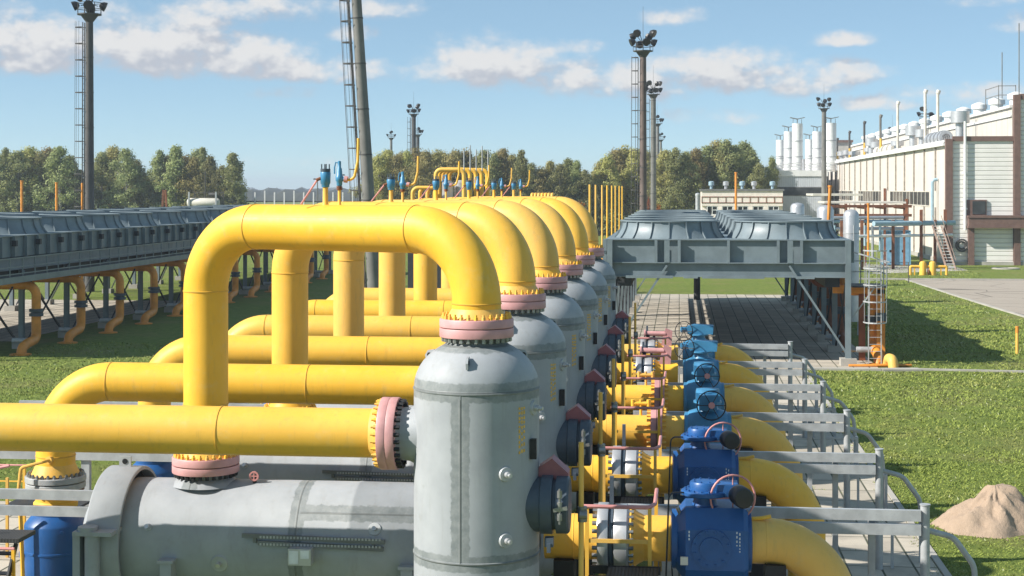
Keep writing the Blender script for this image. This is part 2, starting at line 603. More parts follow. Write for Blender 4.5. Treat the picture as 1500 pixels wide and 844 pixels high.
    def bolts(self, c, axis, rad, count, r, h0, h1, mat=0, seg=6, nut=None):
        c = Vector(c)
        a, u, w = frame(axis)
        for k in range(count):
            t = 2 * PI * (k + 0.5) / count
            p = c + (u * math.cos(t) + w * math.sin(t)) * rad
            self.cyl(p + a * h0, p + a * h1, r, seg=seg, mat=mat, sm=False)
            if nut:
                self.cyl(p + a * (h1 - 0.002), p + a * (h1 + nut), r * 0.6, seg=seg, mat=mat, sm=False)
        return self

    def prism(self, poly, vec, mat=0, sm=False):
        vec = Vector(vec)
        n = len(self.v)
        k = len(poly)
        for p in poly:
            self.v.append(tuple(p))
        for p in poly:
            self.v.append(tuple(Vector(p) + vec))
        self.face([n + i for i in reversed(range(k))], mat)
        self.face([n + k + i for i in range(k)], mat)
        for i in range(k):
            j = (i + 1) % k
            self.face((n + i, n + j, n + k + j, n + k + i), mat, sm)
        return self

    def ball(self, c, r, seg=14, rows=8, mat=0, sz=1.0):
        prof = []
        for i in range(rows + 1):
            t = -PI / 2 + PI * i / rows
            prof.append((max(0.001, r * math.cos(t)), r * sz * math.sin(t)))
        return self.lathe(prof, c, (0, 0, 1), seg, mat, caps=False)

    def mesh(self, name, mats):
        me = bpy.data.meshes.new(name)
        me.from_pydata(self.v, [], self.f)
        for m in (mats if isinstance(mats, (list, tuple)) else [mats]):
            me.materials.append(M[m] if isinstance(m, str) else m)
        me.polygons.foreach_set('material_index', self.m)
        me.polygons.foreach_set('use_smooth', self.s)
        me.update()
        if any(self.s):
            me.set_sharp_from_angle(angle=R(38))
        return me

    def build(self, name, mats, parent=None, label=None):
        o = bpy.data.objects.new(name, self.mesh(name, mats))
        COL.objects.link(o)
        if parent is not None:
            o.parent = parent
        if label:
            o['label'] = label
        return o


def tag(o, label=None, cat=None, group=None, kind=None):
    if label:
        o['label'] = label
    if cat:
        o['category'] = cat
    if group:
        o['group'] = group
    if kind:
        o['kind'] = kind
    return o


def empty(name, loc, label, cat, group=None, rz=0.0):
    o = bpy.data.objects.new(name, None)
    o.empty_display_size = 0.3
    COL.objects.link(o)
    o.location = loc
    o.rotation_euler = (0, 0, rz)
    return tag(o, label, cat, group)


def copy_tree(o, parent=None, loc=None, label=None, rz=None):
    c = o.copy()
    COL.objects.link(c)
    c.parent = parent
    if loc is not None:
        c.location = loc
    if rz is not None:
        c.rotation_euler = (0, 0, rz)
    if label:
        c['label'] = label
    for ch in list(o.children):
        copy_tree(ch, c)
    return c


def struct(name, mb, mat):
    return tag(mb.build(name, mat), kind='structure')
# ------------------------------------------------------------------ the six separator units
UX, UY, STEP = -3.28, 25.35, 6.2
N_UNITS = 6
ORD = ['nearest', 'second', 'third', 'fourth', 'fifth', 'farthest']


def nth(i):
    return ORD[i] + (' from the camera' if 0 < i < 5 else '')


def origin(i, dx=0.0, dy=0.0):
    return (UX + dx, UY + STEP * i + dy, 0)


PR = 0.40          # big yellow pipe radius


def bolt_parts(parent, mat, c, axis, rad, count, r, h0, h1, nut=None):
    """a ring of single bolts, each its own part, all sharing one mesh"""
    b = MB().cyl((0, 0, h0), (0, 0, h1), r, seg=6, sm=False)
    if nut:
        b.cyl((0, 0, h1 - 0.002), (0, 0, h1 + nut), r * 0.6, seg=6, sm=False)
    me = b.mesh('bolt', mat)
    c = Vector(c)
    a, u, w = frame(axis)
    rot = Vector((0, 0, 1)).rotation_difference(a).to_euler()
    for k in range(count):
        t = 2 * PI * (k + 0.5) / count
        o = bpy.data.objects.new('bolt', me)
        COL.objects.link(o)
        o.parent = parent
        o.location = c + (u * math.cos(t) + w * math.sin(t)) * rad
        o.rotation_euler = rot


# ---- upright separator vessel
def make_vessel():
    root = empty('separator_vessel', origin(0), 'x', 'pressure vessel', 'upright grey separator vessels in a row')
    b = MB()
    prof = [(0.78, 0.0), (0.78, 0.55), (0.80, 0.62)]
    prof += [(1.02 * math.cos(t), 1.25 - 0.7 * math.sin(t)) for t in [R(k) for k in (60, 45, 30, 15, 0)]]
    prof += [(1.02, 2.605), (1.034, 2.615), (1.034, 2.635), (1.02, 2.645), (1.02, 5.26), (1.034, 5.27), (1.034, 5.285), (1.02, 5.295)]
    prof += [(1.02 * math.cos(R(k)), 5.29 + 0.80 * math.sin(R(k))) for k in (8, 16, 24, 32, 40, 48, 54, 58)]
    prof += [(0.50, 6.0), (0.47, 6.03), (0.46, 6.10)]
    b.lathe(prof, seg=64)
    a_ = math.asin(-0.13 / 1.02)
    dv_ = Vector((math.sin(a_), -math.cos(a_), 0))
    b.bar(dv_ * 1.021 + Vector((0, 0, 2.65)), dv_ * 1.021 + Vector((0, 0, 5.26)), 0.022, 0.012, up=dv_)
    b.build('shell', 'vessel_paint', root)
    fl = MB().lathe([(0.45, 6.10), (0.60, 6.105), (0.605, 6.12), (0.605, 6.24), (0.60, 6.25), (0.3, 6.25)], seg=48).build('top_flange', 'pink_paint', root)
    bolt_parts(fl, 'bolt_steel', (0, 0, 6.1), (0, 0, -1), 0.54, 28, 0.036, -0.01, 0.07)
    # side nozzle towards the inlet pipe
    s = MB().lathe([(0.47, 0.7), (0.47, 1.02), (0.44, 1.08), (0.42, 1.26), (0.44, 1.30)], (0, 0, 4.5), (-1, 0, 0), 40)
    nz = s.build('side_nozzle', 'vessel_paint', root)
    MB().lathe([(0.42, 1.27), (0.585, 1.275), (0.59, 1.285), (0.59, 1.405), (0.585, 1.415), (0.3, 1.415)], (0, 0, 4.5), (-1, 0, 0), 48).build('flange', 'pink_paint', nz)
    bolt_parts(nz, 'dark_steel', (-1.27, 0, 4.5), (1, 0, 0), 0.53, 28, 0.036, -0.01, 0.085)
    # manway on the right flank
    mw = MB().lathe([(0.44, 0.6), (0.44, 1.06), (0.47, 1.08), (0.47, 1.26), (0.40, 1.27), (0.40, 1.31), (0.46, 1.32), (0.46, 1.50), (0.43, 1.53), (0.2, 1.54)],
                    (0, -0.12, 3.42), (1, 0, 0), 40).build('manway', 'manway_grey', root)
    h = MB()
    for dz in (-0.16, 0.02, 0.2):
        h.cyl((1.40, -0.60, 3.42 + dz), (1.40, -0.60, 3.42 + dz + 0.11), 0.042, seg=10)
    h.bar((1.30, -0.60, 3.42), (1.52, -0.60, 3.46), 0.05, 0.06)
    h.cyl((1.40, -0.60, 3.2), (1.40, -0.60, 3.76), 0.018, seg=8)
    h.build('hinge', 'bolt_steel', mw)
    MB().span((1.16, -0.62, 2.84), (1.3, -0.45, 2.98)).span((1.2, -0.66, 2.76), (1.26, -0.55, 2.9)).build('lower_latch', 'manway_grey', mw)
    # little gabled weather hood beside the manway
    g = MB().prism([(1.02, -0.1, 3.66), (1.50, -0.1, 3.66), (1.50, -0.1, 3.92), (1.24, -0.1, 4.15), (1.02, -0.1, 4.0)], (0, 0.42, 0))
    g.build('weather_hood', 'hood_paint', root)
    # lifting lugs
    for a in (-92, 35, 160):
        ca, sa = math.cos(R(a)), math.sin(R(a))
        lug = MB()
        pts = [(0.74, 5.70), (0.93, 5.66), (0.95, 5.76), (0.90, 5.84), (0.78, 5.86)]
        tx = Vector((-sa, ca, 0)) * 0.035
        lug.prism([Vector((r * ca, r * sa, z)) - tx / 2 for r, z in pts], tx)
        lug.cyl(Vector((0.87 * ca, 0.87 * sa, 5.765)) - tx * 0.7, Vector((0.87 * ca, 0.87 * sa, 5.765)) + tx * 0.7, 0.04, seg=10, mat=1)
        lug.build('lifting_lug', ['vessel_paint', 'dark_steel'], root)
    # instrument tappings with pale pads
    for an, z in ((-56, 4.02), (-56, 2.98), (-20, 5.0)):
        d = Vector((math.cos(R(an)), math.sin(R(an)), 0))
        p = MB().cyl(d * 0.98 + Vector((0, 0, z)), d * 1.05 + Vector((0, 0, z)), 0.135, 0.11, seg=18)
        pad = p.build('tapping_pad', 'steel', root)
        MB().cyl(d * 1.05 + Vector((0, 0, z)), d * 1.13 + Vector((0, 0, z)), 0.05, seg=10).cyl(
            d * 1.13 + Vector((0, 0, z)), d * 1.19 + Vector((0, 0, z)), 0.03, seg=8).build('nipple', 'silver', pad)
    # bracket with the data plate
    d = Vector((math.cos(R(-24)), math.sin(R(-24)), 0))
    t = Vector((-d.y, d.x, 0))
    q = MB()
    q.bar(d * 1.06 + Vector((0, 0, 4.2)), d * 1.06 + Vector((0, 0, 4.52)), 0.10, 0.10)
    q.build('data_plate', 'dark_steel', root)
    # stencilled lettering running down the flank, too worn to read
    le = MB()
    rnd = random.Random(3)
    for row in range(3):
        a0 = R(-41 + row * 3.0)
        z = 5.05
        while z > 4.35:
            hh = rnd.uniform(0.03, 0.06)
            d = Vector((math.cos(a0), math.sin(a0), 0))
            le.bar(d * 1.021 + Vector((0, 0, z)), d * 1.021 + Vector((0, 0, z - hh)), 0.035, 0.004, up=d)
            z -= hh + rnd.uniform(0.015, 0.05)
    le.build('stencil_marking', 'letter_yellow', root)
    return root


V0 = make_vessel()
for i in range(N_UNITS):
    o = V0 if i == 0 else copy_tree(V0, loc=origin(i))
    o['label'] = '%s upright grey separator vessel with domed top' % nth(i)

# ---- yellow overhead bend from filter to vessel
LX, LY = -5.27, 2.42
UD = Vector((-LX, -LY, 0)).normalized()


def make_overhead():
    root = empty('overhead_pipe', origin(0, LX, LY), 'x', 'pipe', 'tall yellow overhead pipe bends')
    top = 7.83
    p0, p1, p2, p3 = (0, 0, 3.64), (0, 0, top), (-LX, -LY, top), (-LX, -LY, 6.42)
    MB().tube(bend([p0, p1, p2, p3], 1.18, 18), PR, 48).build('pipe_run', 'yellow_paint', root)
    e = Vector((-LX, -LY, top))
    seams = [((0, 0, top - 1.18), (0, 0, 1)), (Vector((0, 0, top)) + UD * 1.18, UD), (e - UD * 1.18, UD), ((-LX, -LY, 6.64), (0, 0, 1)), ((0, 0, 4.6), (0, 0, 1))]
    for c, ax in seams:
        MB().lathe([(PR - .004, -0.016), (PR + 0.011, -0.008), (PR + 0.011, 0.008), (PR - .004, 0.016)], c, ax, 48, caps=False).build('weld_seam', 'seam_yellow', root)
    # long seam along the top run
    w = MB()
    a0, a1 = Vector((0, 0, top)) + UD * 1.2, e - UD * 1.2
    side = Vector((UD.y, -UD.x, 0))
    off = side * PR * math.cos(R(28)) + Vector((0, 0, PR * math.sin(R(28))))
    w.bar(a0 + off, a1 + off, 0.014, 0.006, up=off.normalized())
    w.build('long_seam', 'seam_yellow', root)
    for c, dz, nm in (((0, 0), 3.52, 'lower_flange'), ((-LX, -LY), 6.26, 'upper_flange')):
        z = dz
        f = MB().lathe([(0.3, z), (0.595, z), (0.605, z + .01), (0.605, z + .125), (0.595, z + .14), (0.45, z + .145)], (c[0], c[1], 0), seg=48)
        fo = f.build(nm, 'pink_paint', root)
        MB().lathe([(PR, z + .30), (0.46, z + .2), (0.49, z + .14)], (c[0], c[1], 0), seg=48, caps=False).build('weld_neck', 'yellow_paint', fo)
        bolt_parts(fo, 'yellow_paint', (c[0], c[1], z + .14), (0, 0, 1), 0.54, 28, 0.036, -0.01, 0.05, nut=0.04)
    return root


P0 = make_overhead()
for i in range(N_UNITS):
    o = P0 if i == 0 else copy_tree(P0, loc=origin(i, LX, LY))
    o['label'] = '%s tall yellow overhead pipe bend' % nth(i)


# ---- lying filter separator
def make_filter():
    root = empty('filter_separator', origin(0, LX, LY), 'x', 'pressure vessel', 'lying grey filter separators')
    zc = 2.2
    prof = [(1.03, -1.3), (1.03, 2.8), (1.037, 2.82), (1.037, 2.88), (1.03, 2.9), (1.03, 5.6)]
    prof += [(1.03 * math.cos(R(k)), 5.6 + 0.5 * math.sin(R(k))) for k in (15, 35, 55, 75, 88)]
    MB().lathe(prof, (0, 0, zc), (1, 0, 0), 64).build('shell', 'filter_paint', root)
    ring = MB().lathe([(1.04, -1.50), (1.17, -1.46), (1.17, -1.20), (1.22, -1.20), (1.235, -1.22), (1.235, -1.80), (1.215, -1.82), (1.0, -1.82), (0.95, -1.92), (0.6, -2.1), (0.05, -2.16)],
                      (0, 0, zc), (1, 0, 0), 64).build('closure_ring', 'filter_paint', root)
    MB().ring((-1.47, 0, zc), (-1.40, 0, zc), 1.03, 1.168, 56).build('recess_shade', 'dark_steel', ring)  # dark ring standing for the shaded, dark-painted recess
    MB().span((-1.62, -0.02, zc + 1.2), (-1.40, 0.02, zc + 1.42)).cyl((-1.51, -0.03, zc + 1.33), (-1.51, 0.03, zc + 1.33), 0.05, seg=12, mat=1).build('lifting_eye', ['steel', 'dark_steel'], ring)
    hg = MB()
    hg.prism([(-1.97, -1.36, 1.5), (-1.97, -1.36, 2.50), (-1.84, -1.36, 2.62), (-1.84, -1.36, 1.4)], (0, 0.5, 0))
    hg.span((-1.92, -1.5, 2.48), (-1.22, -0.7, 2.55))
    hg.cyl((-1.62, -1.34, 1.30), (-1.62, -1.34, 2.48), 0.13, seg=20)
    hg.cyl((-1.70, -1.34, 2.55), (-1.70, -1.34, 2.62), 0.17, seg=20)
    hg.span((-1.9, -1.54, 1.20), (-1.3, -0.8, 1.28))
    hg.build('hinge', 'filter_paint', root)
    nz = MB().lathe([(0.62, 0.95), (0.50, 1.06), (0.45, 1.10), (0.45, 1.18)], (0, 0, zc), seg=48).build('top_nozzle', 'vessel_paint', root)
    MB().lathe([(0.44, 1.17), (0.60, 1.175), (0.605, 1.185), (0.605, 1.295), (0.60, 1.305), (0.3, 1.305)], (0, 0, zc), seg=48).build('flange', 'pink_paint', nz)
    bolt_parts(nz, 'dark_steel', (0, 0, zc + 1.17), (0, 0, -1), 0.54, 28, 0.036, -0.01, 0.07)
    # perforated cable tray and data plate bracket on the near flank
    tr = MB()
    for dz in (0.0, 0.13):
        tr.bar((0.98 + dz * 2.2, -1.08, 2.47 - dz * 0.95), (3.5 - dz * 0.2, -1.08, 2.41 - dz * 0.95), 0.05, 0.075)
        for k in range(36):
            x = 1.3 + k * 0.06
            tr.bar((x, -1.108, 2.452 - dz * 0.95), (x + 0.032, -1.108, 2.452 - dz * .95), 0.006, 0.04, mat=1)
    tr.bar((1.2, -1.05, 2.34), (1.2, -1.05, 2.47), 0.06, 0.05).bar((3.3, -1.05, 2.34), (3.3, -1.05, 2.44), 0.06, 0.05)
    tr.build('cable_tray', ['tray_steel', 'steel'], root)
    for x in (-0.35, 3.9):
        MB().span((x - 0.1, -1.22, 1.2), (x + 0.1, -0.9, 1.98)).span((x - 0.14, -1.26, 1.98), (x + 0.14, -0.9, 2.03)).build('side_bracket', 'filter_paint', root)
    MB().span((1.85, -1.30, 2.02), (2.25, -1.0, 2.30)).span((1.87, -1.312, 2.05), (2.03, -1.30, 2.27), 1).span((2.07, -1.312, 2.14), (2.22, -1.30, 2.28), 1).build('data_plate', ['silver', 'letter_white'], root)
    for x, z, s in ((0.55, 1.95, .16), (-0.75, 2.55, .07), (4.55, 1.95, .16), (3.3, 2.6, .12)):
        y = -math.sqrt(max(0, 1.03 ** 2 - (z - zc) ** 2))
        d = Vector((0, y, z - zc)).normalized()
        c = Vector((x, 0, zc))
        pd = MB().cyl(c + d * 1.02, c + d * 1.05, s, s * 0.9, seg=18).build('tapping_pad', 'steel', root)
        MB().cyl(c + d * 1.05, c + d * 1.13, 0.04, seg=8).build('nipple', 'silver', pd)
    vv = MB().cyl((0.95, -0.15, zc + 0.95), (0.95, -0.15, zc + 1.16), 0.035, seg=10).build('drain_valve', 'dark_steel', root)
    wh = MB().ring((0.95, -0.19, zc + 1.14), (0.95, -0.22, zc + 1.14), 0.06, 0.09, 16)
    wh.bar((0.87, -0.205, zc + 1.14), (1.03, -0.205, zc + 1.14), 0.02, 0.02).bar((0.95, -0.205, zc + 1.06), (0.95, -0.205, zc + 1.22), 0.02, 0.02)
    wh.build('handwheel', 'pink_rail', vv)
    for x in (-0.7, 4.4):
        sd = MB().span((x - 0.12, -0.9, 0.25), (x + 0.12, 0.9, 1.35)).span((x - 0.2, -1.06, 0), (x + 0.2, 1.06, 0.25), 1)
        sd.span((x - 0.2, -1.03, 1.3), (x + 0.2, -0.72, 1.42))
        sd.build('saddle', ['steel', 'concrete'], root)
    return root


F0 = make_filter()
for i in range(N_UNITS):
    o = F0 if i == 0 else copy_tree(F0, loc=origin(i, LX, LY))
    o['label'] = '%s lying grey filter drum with thick end ring' % nth(i)


# ---- inlet pipe with its riser elbow
def make_inlet():
    root = empty('inlet_pipe', origin(0, -9.65), 'x', 'pipe', 'level yellow inlet pipes')
    z = 4.5
    MB().tube(bend([(8.06, 0, z), (0, 0, z), (0, 0, 2.56)], 1.2, 18), PR, 48).build('pipe_run', 'yellow_paint', root)
    for c, ax in (((1.2, 0, z), (1, 0, 0)), ((0, 0, z - 1.2), (0, 0, 1)), ((5.4, 0, z), (1, 0, 0)), ((0, 0, 2.95), (0, 0, 1))):
        MB().lathe([(PR - .004, -0.016), (PR + 0.011, -0.008), (PR + 0.011, 0.008), (PR - .004, 0.016)], c, ax, 48, caps=False).build('weld_seam', 'seam_yellow', root)
    f = MB().lathe([(0.3, 8.23), (0.585, 8.23), (0.59, 8.22), (0.59, 8.10), (0.585, 8.09), (0.46, 8.085)], (0, 0, z), (1, 0, 0), 48).build('flange', 'pink_paint', root)
    MB().lathe([(0.49, 8.09), (0.46, 8.03), (PR, 7.93)], (0, 0, z), (1, 0, 0), 48, caps=False).build('weld_neck', 'yellow_paint', f)
    bolt_parts(f, 'yellow_paint', (8.09, 0, z), (-1, 0, 0), 0.53, 28, 0.036, -0.01, 0.05, nut=0.04)
    g = MB().lathe([(PR, 2.78), (0.46, 2.64), (0.50, 2.56)], seg=48, caps=False).build('riser_neck', 'yellow_paint', root)
    MB().lathe([(0.3, 2.42), (0.61, 2.42), (0.62, 2.43), (0.62, 2.53), (0.61, 2.54), (0.3, 2.545)], seg=48).build('riser_flange', 'steel', g)
    bolt_parts(g, 'bolt_steel', (0, 0, 2.54), (0, 0, 1), 0.55, 28, 0.034, -0.01, 0.06, nut=0.02)
    t = MB().tube(bend([(0.05, -PR + 0.02, 2.92), (0.0, -0.62, 2.92), (-0.45, -0.7, 2.8), (-0.5, -0.72, 2.3)], 0.08, 5), 0.035, 8)
    t.cyl((0.05, -0.36, 2.92), (0.03, -0.46, 2.92), 0.08, seg=12)
    t.build('bleed_pipe', 'yellow_paint', root)
    return root


I0 = make_inlet()
for i in range(N_UNITS):
    o = I0 if i == 0 else copy_tree(I0, loc=origin(i, -9.65))
    o['label'] = ('nearest level yellow inlet pipe passing in front of all other pipes' if i == 0 else
                  '%s level yellow inlet pipe with elbow at its left end' % nth(i))


def make_riser_valve():
    root = empty('ball_valve', origin(0, -9.65), 'x', 'valve', 'blue ball valves under the inlet risers')
    MB().lathe([(0.3, 2.41), (0.60, 2.40), (0.61, 2.39), (0.61, 2.29), (0.60, 2.28), (0.45, 2.28)], seg=40).build('flange', 'steel', root)
    bolt_parts(root, 'rust', (0, 0, 2.28), (0, 0, -1), 0.55, 28, 0.034, -0.01, 0.06)
    MB().lathe([(0.44, 2.28), (0.41, 2.2), (0.41, 2.02), (0.45, 1.98), (0.45, 1.90), (0.43, 1.86)], seg=40, caps=False).build('stub_pipe', 'yellow_paint', root)
    MB().lathe([(0.2, 0.05), (0.45, 0.1), (0.61, 0.35), (0.635, 0.40), (0.635, 0.96), (0.65, 0.97), (0.65, 1.01), (0.635, 1.02), (0.635, 1.52), (0.62, 1.56), (0.52, 1.68), (0.45, 1.74), (0.46, 1.86), (0.3, 1.87)], seg=40).build('body', 'blue_paint', root)
    MB().cyl((0.3, -0.42, 1.45), (0.36, -0.56, 1.45), 0.04, seg=8).cyl((-0.5, -0.3, 0.95), (-0.62, -0.38, 0.95), 0.07, seg=10).build('grease_fitting', 'blue_paint', root)
    MB().tube([(-0.38, -0.72, 0.05), (-0.42, -0.72, 1.1), (-0.46, -0.72, 2.0)], 0.045, 8).build('stem_post', 'yellow_paint', root)
    return root


RV0 = make_riser_valve()
for i in range(N_UNITS):
    o = RV0 if i == 0 else copy_tree(RV0, loc=origin(i, -9.65))
    o['label'] = '%s blue barrel valve under an inlet pipe elbow' % nth(i)

# ---- outlet pipe running right, valve, and elbow into the ground
OY = 2.65
OZ = 2.30


def make_outlet(pink):
    root = empty('outlet_pipe', origin(0, 0, OY), 'x', 'pipe', 'yellow outlet pipes right of the vessels')
    MB().tube([(0.9, 0, OZ), (1.85 if not pink else 2.55, 0, OZ)], PR, 40).lathe(
        [(PR - .004, 1.40), (PR + .006, 1.41), (PR + .006, 1.42), (PR - .004, 1.43)], (0, 0, OZ), (1, 0, 0), 40, caps=False).build('pipe_run', 'yellow_paint', root)
    if not pink:
        f = MB()
        f.lathe([(0.35, 1.84), (0.60, 1.845), (0.61, 1.86), (0.61, 2.02), (0.60, 2.035), (0.45, 2.04), (0.43, 2.12), (0.58, 2.13)], (0, 0, OZ), (1, 0, 0), 44)
        f.lathe([(0.40, 2.13), (0.58, 2.135), (0.59, 2.15), (0.59, 2.36), (0.55, 2.40), (0.43, 2.41)], (0, 0, OZ), (1, 0, 0), 44)
        fo = f.build('insulating_flange', 'silver', root)
        bolt_parts(fo, 'bolt_steel', (1.85, 0, OZ), (-1, 0, 0), 0.55, 24, 0.04, -0.01, 0.09)
        bolt_parts(fo, 'bolt_steel', (2.40, 0, OZ), (1, 0, 0), 0.53, 24, 0.04, -0.01, 0.08)
        MB().lathe([(0.2, 2.05), (0.56, 2.05), (0.56, 2.12), (0.2, 2.12)], (0, 0, OZ), (1, 0, 0), 40).prism(
            [(2.05, -0.09, OZ + 0.5), (2.05, 0.09, OZ + 0.5), (2.05, 0.07, OZ + 1.08), (2.05, -0.07, OZ + 1.08)], (0.07, 0, 0)).build('blank_plate', 'manway_grey', fo)
        MB().tube([(2.48, 0, OZ), (3.24, 0, OZ)], PR, 40).lathe([(PR, 2.66), (0.45, 2.56), (0.55, 2.44), (0.55, 2.41)], (0, 0, OZ), (1, 0, 0), 40, caps=False).build('valve_stub', 'yellow_paint', root)
        bolt_parts(root, 'yellow_paint', (2.44, 0, OZ), (1, 0, 0), 0.5, 24, 0.038, -0.02, 0.05)
    else:
        f = MB().ring((2.56, 0, OZ), (2.70, 0, OZ), 0.3, 0.61, 44).ring((2.712, 0, OZ), (2.85, 0, OZ), 0.3, 0.61, 44)
        fo = f.build('pink_flange', 'pink_paint', root)
        bolt_parts(fo, 'yellow_paint', (2.56, 0, OZ), (-1, 0, 0), 0.55, 24, 0.04, -0.01, 0.1)
        bolt_parts(fo, 'yellow_paint', (2.85, 0, OZ), (1, 0, 0), 0.55, 24, 0.04, -0.01, 0.1)
        MB().tube([(2.84, 0, OZ), (3.7, 0, OZ)], PR, 40).build('valve_stub', 'yellow_paint', root)
    MB().tube(bend([(4.40, 0, OZ), (6.0, 0, OZ), (6.0, 0, -0.2)], 1.2, 18), PR, 48).lathe(
        [(PR - .004, 4.78), (PR + .006, 4.79), (PR + .006, 4.81), (PR - .004, 4.82)], (0, 0, OZ), (1, 0, 0), 40, caps=False).build('elbow', 'yellow_paint', root)
    MB().tube([(4.50, -0.1, OZ + .40), (4.72, -0.12, OZ + .42), (4.88, -0.14, OZ + 0.46)], 0.035, 8).build('sealant_fitting', 'yellow_paint', root)
    for x in (1.25, 4.95):
        MB().span((x - 0.18, -0.35, 0), (x + 0.18, 0.35, OZ - 0.36)).build('pipe_support', 'dark_steel', root)
    return root


OG = make_outlet(False)
OP = make_outlet(True)
for i in range(N_UNITS):
    src = OP if i in (2, 3) else OG
    if i == 0:
        o = OG
    elif i == 2:
        o = OP
        OP.location = origin(2, 0, OY)
    else:
        o = copy_tree(src, loc=origin(i, 0, OY))
    o['label'] = '%s yellow outlet pipe %s and elbow' % (nth(i), 'with pale pink flanges' if i in (2, 3) else 'with bolted grey flange')


def handwheel(mb, c, axis, rad, tube=0.018, spokes=5, mat=0):
    c = Vector(c)
    a, u, w = frame(axis)
    n = 28
    pts = [c + (u * math.cos(2 * PI * k / n) + w * math.sin(2 * PI * k / n)) * rad for k in range(n + 1)]
    mb.tube(pts, tube, 8, mat, caps=False)
    for k in range(spokes):
        t = 2 * PI * k / spokes
        mb.cyl(c, c + (u * math.cos(t) + w * math.sin(t)) * rad, tube * 0.7, seg=6, mat=mat)
    mb.cyl(c - a * 0.03, c + a * 0.03, tube * 2.5, seg=10, mat=mat)


def make_valve_dark():
    root = empty('ball_valve', origin(0, 3.85, OY), 'x', 'valve', 'outlet ball valves')
    z = OZ
    body = MB()
    x0, x1 = -0.62, 0.62
    oct_ = []
    rr = 0.64
    prof = [(-0.46, -0.64), (0.46, -0.64), (0.64, -0.40), (0.64, 0.30), (0.40, 0.64), (-0.40, 0.64), (-0.64, 0.30), (-0.64, -0.40)]
    body.prism([(x0 + 0.16, y, z + k) for y, k in prof], (x1 - x0 - 0.24, 0, 0))
    # tapered left and right shoulders
    sc = 0.72
    n = len(prof)
    for xa, xb in ((x0 + 0.16, x0), (x1 - 0.08, x1)):
        b0 = len(body.v)
        for s_, xx in ((1.0, xa), (sc if xb < 0 else 0.92, xb)):
            for y, k in prof:
                body.v.append((xx, y * s_, z + k * s_))
        for k in range(n):
            j = (k + 1) % n
            body.face((b0 + k, b0 + j, b0 + n + j, b0 + n + k))
        body.face([b0 + n + k for k in range(n)])
    body.build('body', 'blue_paint', root)
    MB().lathe([(0.40, -0.72), (0.52, -0.70), (0.52, -0.60), (0.42, -0.58)], (0, 0, z), (1, 0, 0), 36).build('end_collar', 'blue_paint', root)
    MB().lathe([(0.45, 0.60), (0.55, 0.62), (0.55, 0.68), (0.40, 0.70)], (0, 0, z), (1, 0, 0), 36).build('end_collar', 'blue_paint', root)
    g = MB()
    g.lathe([(0.24, 0.62), (0.20, 0.72), (0.20, 0.80), (0.40, 0.81), (0.42, 0.83), (0.42, 0.88), (0.40, 0.90), (0.27, 0.905), (0.27, 1.02), (0.25, 1.05), (0.05, 1.06)], (-0.12, -0.1, z), seg=32)
    g.bolts((-0.12, -0.1, z + 0.895), (0, 0, 1), 0.345, 16, 0.022, 0, 0.035)
    g.bolts((-0.12, -0.1, z + 1.045), (0, 0, 1), 0.20, 8, 0.018, 0, 0.03)
    g.span((0.0, -0.34, z + 0.83), (0.45, 0.15, z + 1.03))
    go = g.build('gearbox', 'blue_paint', root)
    d = MB().lathe([(0.05, 0.24), (0.14, 0.25), (0.175, 0.30), (0.18, 0.35), (0.18, 0.66), (0.16, 0.69), (0.05, 0.70)], (0.38, 0.0, z + 0.86), (0.25, -1, 0), 28)
    d.build('drive_drum', 'lamp_black', go)
    w = MB()
    handwheel(w, (0.36, -0.30, z + 0.80), (0.25, -1, 0), 0.40, 0.019, 4)
    w.build('handwheel', 'pink_rail', go)
    cv_ = MB().cyl((-0.02, -0.635, z - 0.02), (-0.02, -0.675, z - 0.02), 0.34, seg=28).cyl((-0.02, -0.67, z - 0.02), (-0.02, -0.70, z - 0.02), 0.2, seg=24)
    co_ = cv_.build('side_cover', 'blue_paint', root)
    bolt_parts(co_, 'blue_paint', (-0.02, -0.675, z - 0.02), (0, -1, 0), 0.29, 12, 0.022, -0.005, 0.025)
    MB().tube(bend([(-0.35, -0.2, z + 0.86), (-0.75, -0.45, z + 0.9), (-0.8, -0.6, z - 0.6), (-0.7, -0.62, 0.02)], 0.12, 5), 0.016, 8).build('control_cable', 'lamp_black', go)
    MB().span((-0.55, -0.70, z - 0.30), (-0.42, -0.64, z - 0.16)).build('name_plate', 'silver', root)
    rn = random.Random(5)
    mk = MB()
    for x, z0, z1 in ((0.42, 0.28, 0.02), (0.47, 0.26, -0.08), (-0.40, 0.28, 0.1)):
        k = z0
        while k > z1:
            hh = rn.uniform(0.02, 0.045)
            mk.span((x - 0.01, -0.643, z + k - hh), (x + 0.01, -0.638, z + k))
            k -= hh + rn.uniform(0.02, 0.04)
    mk.build('stencil_marking', 'letter_white', root)
    MB().cyl((-0.52, -0.3, z + 0.42), (-0.60, -0.34, z + 0.62), 0.035, seg=8).cyl((0.55, -0.3, z + 0.48), (0.62, -0.36, z + 0.60), 0.03, seg=8).build('vent_plug', 'bolt_steel', root)
    MB().span((-0.4, -0.35, 0), (0.4, 0.35, z - 0.62)).build('pedestal', 'dark_steel', root)
    return root


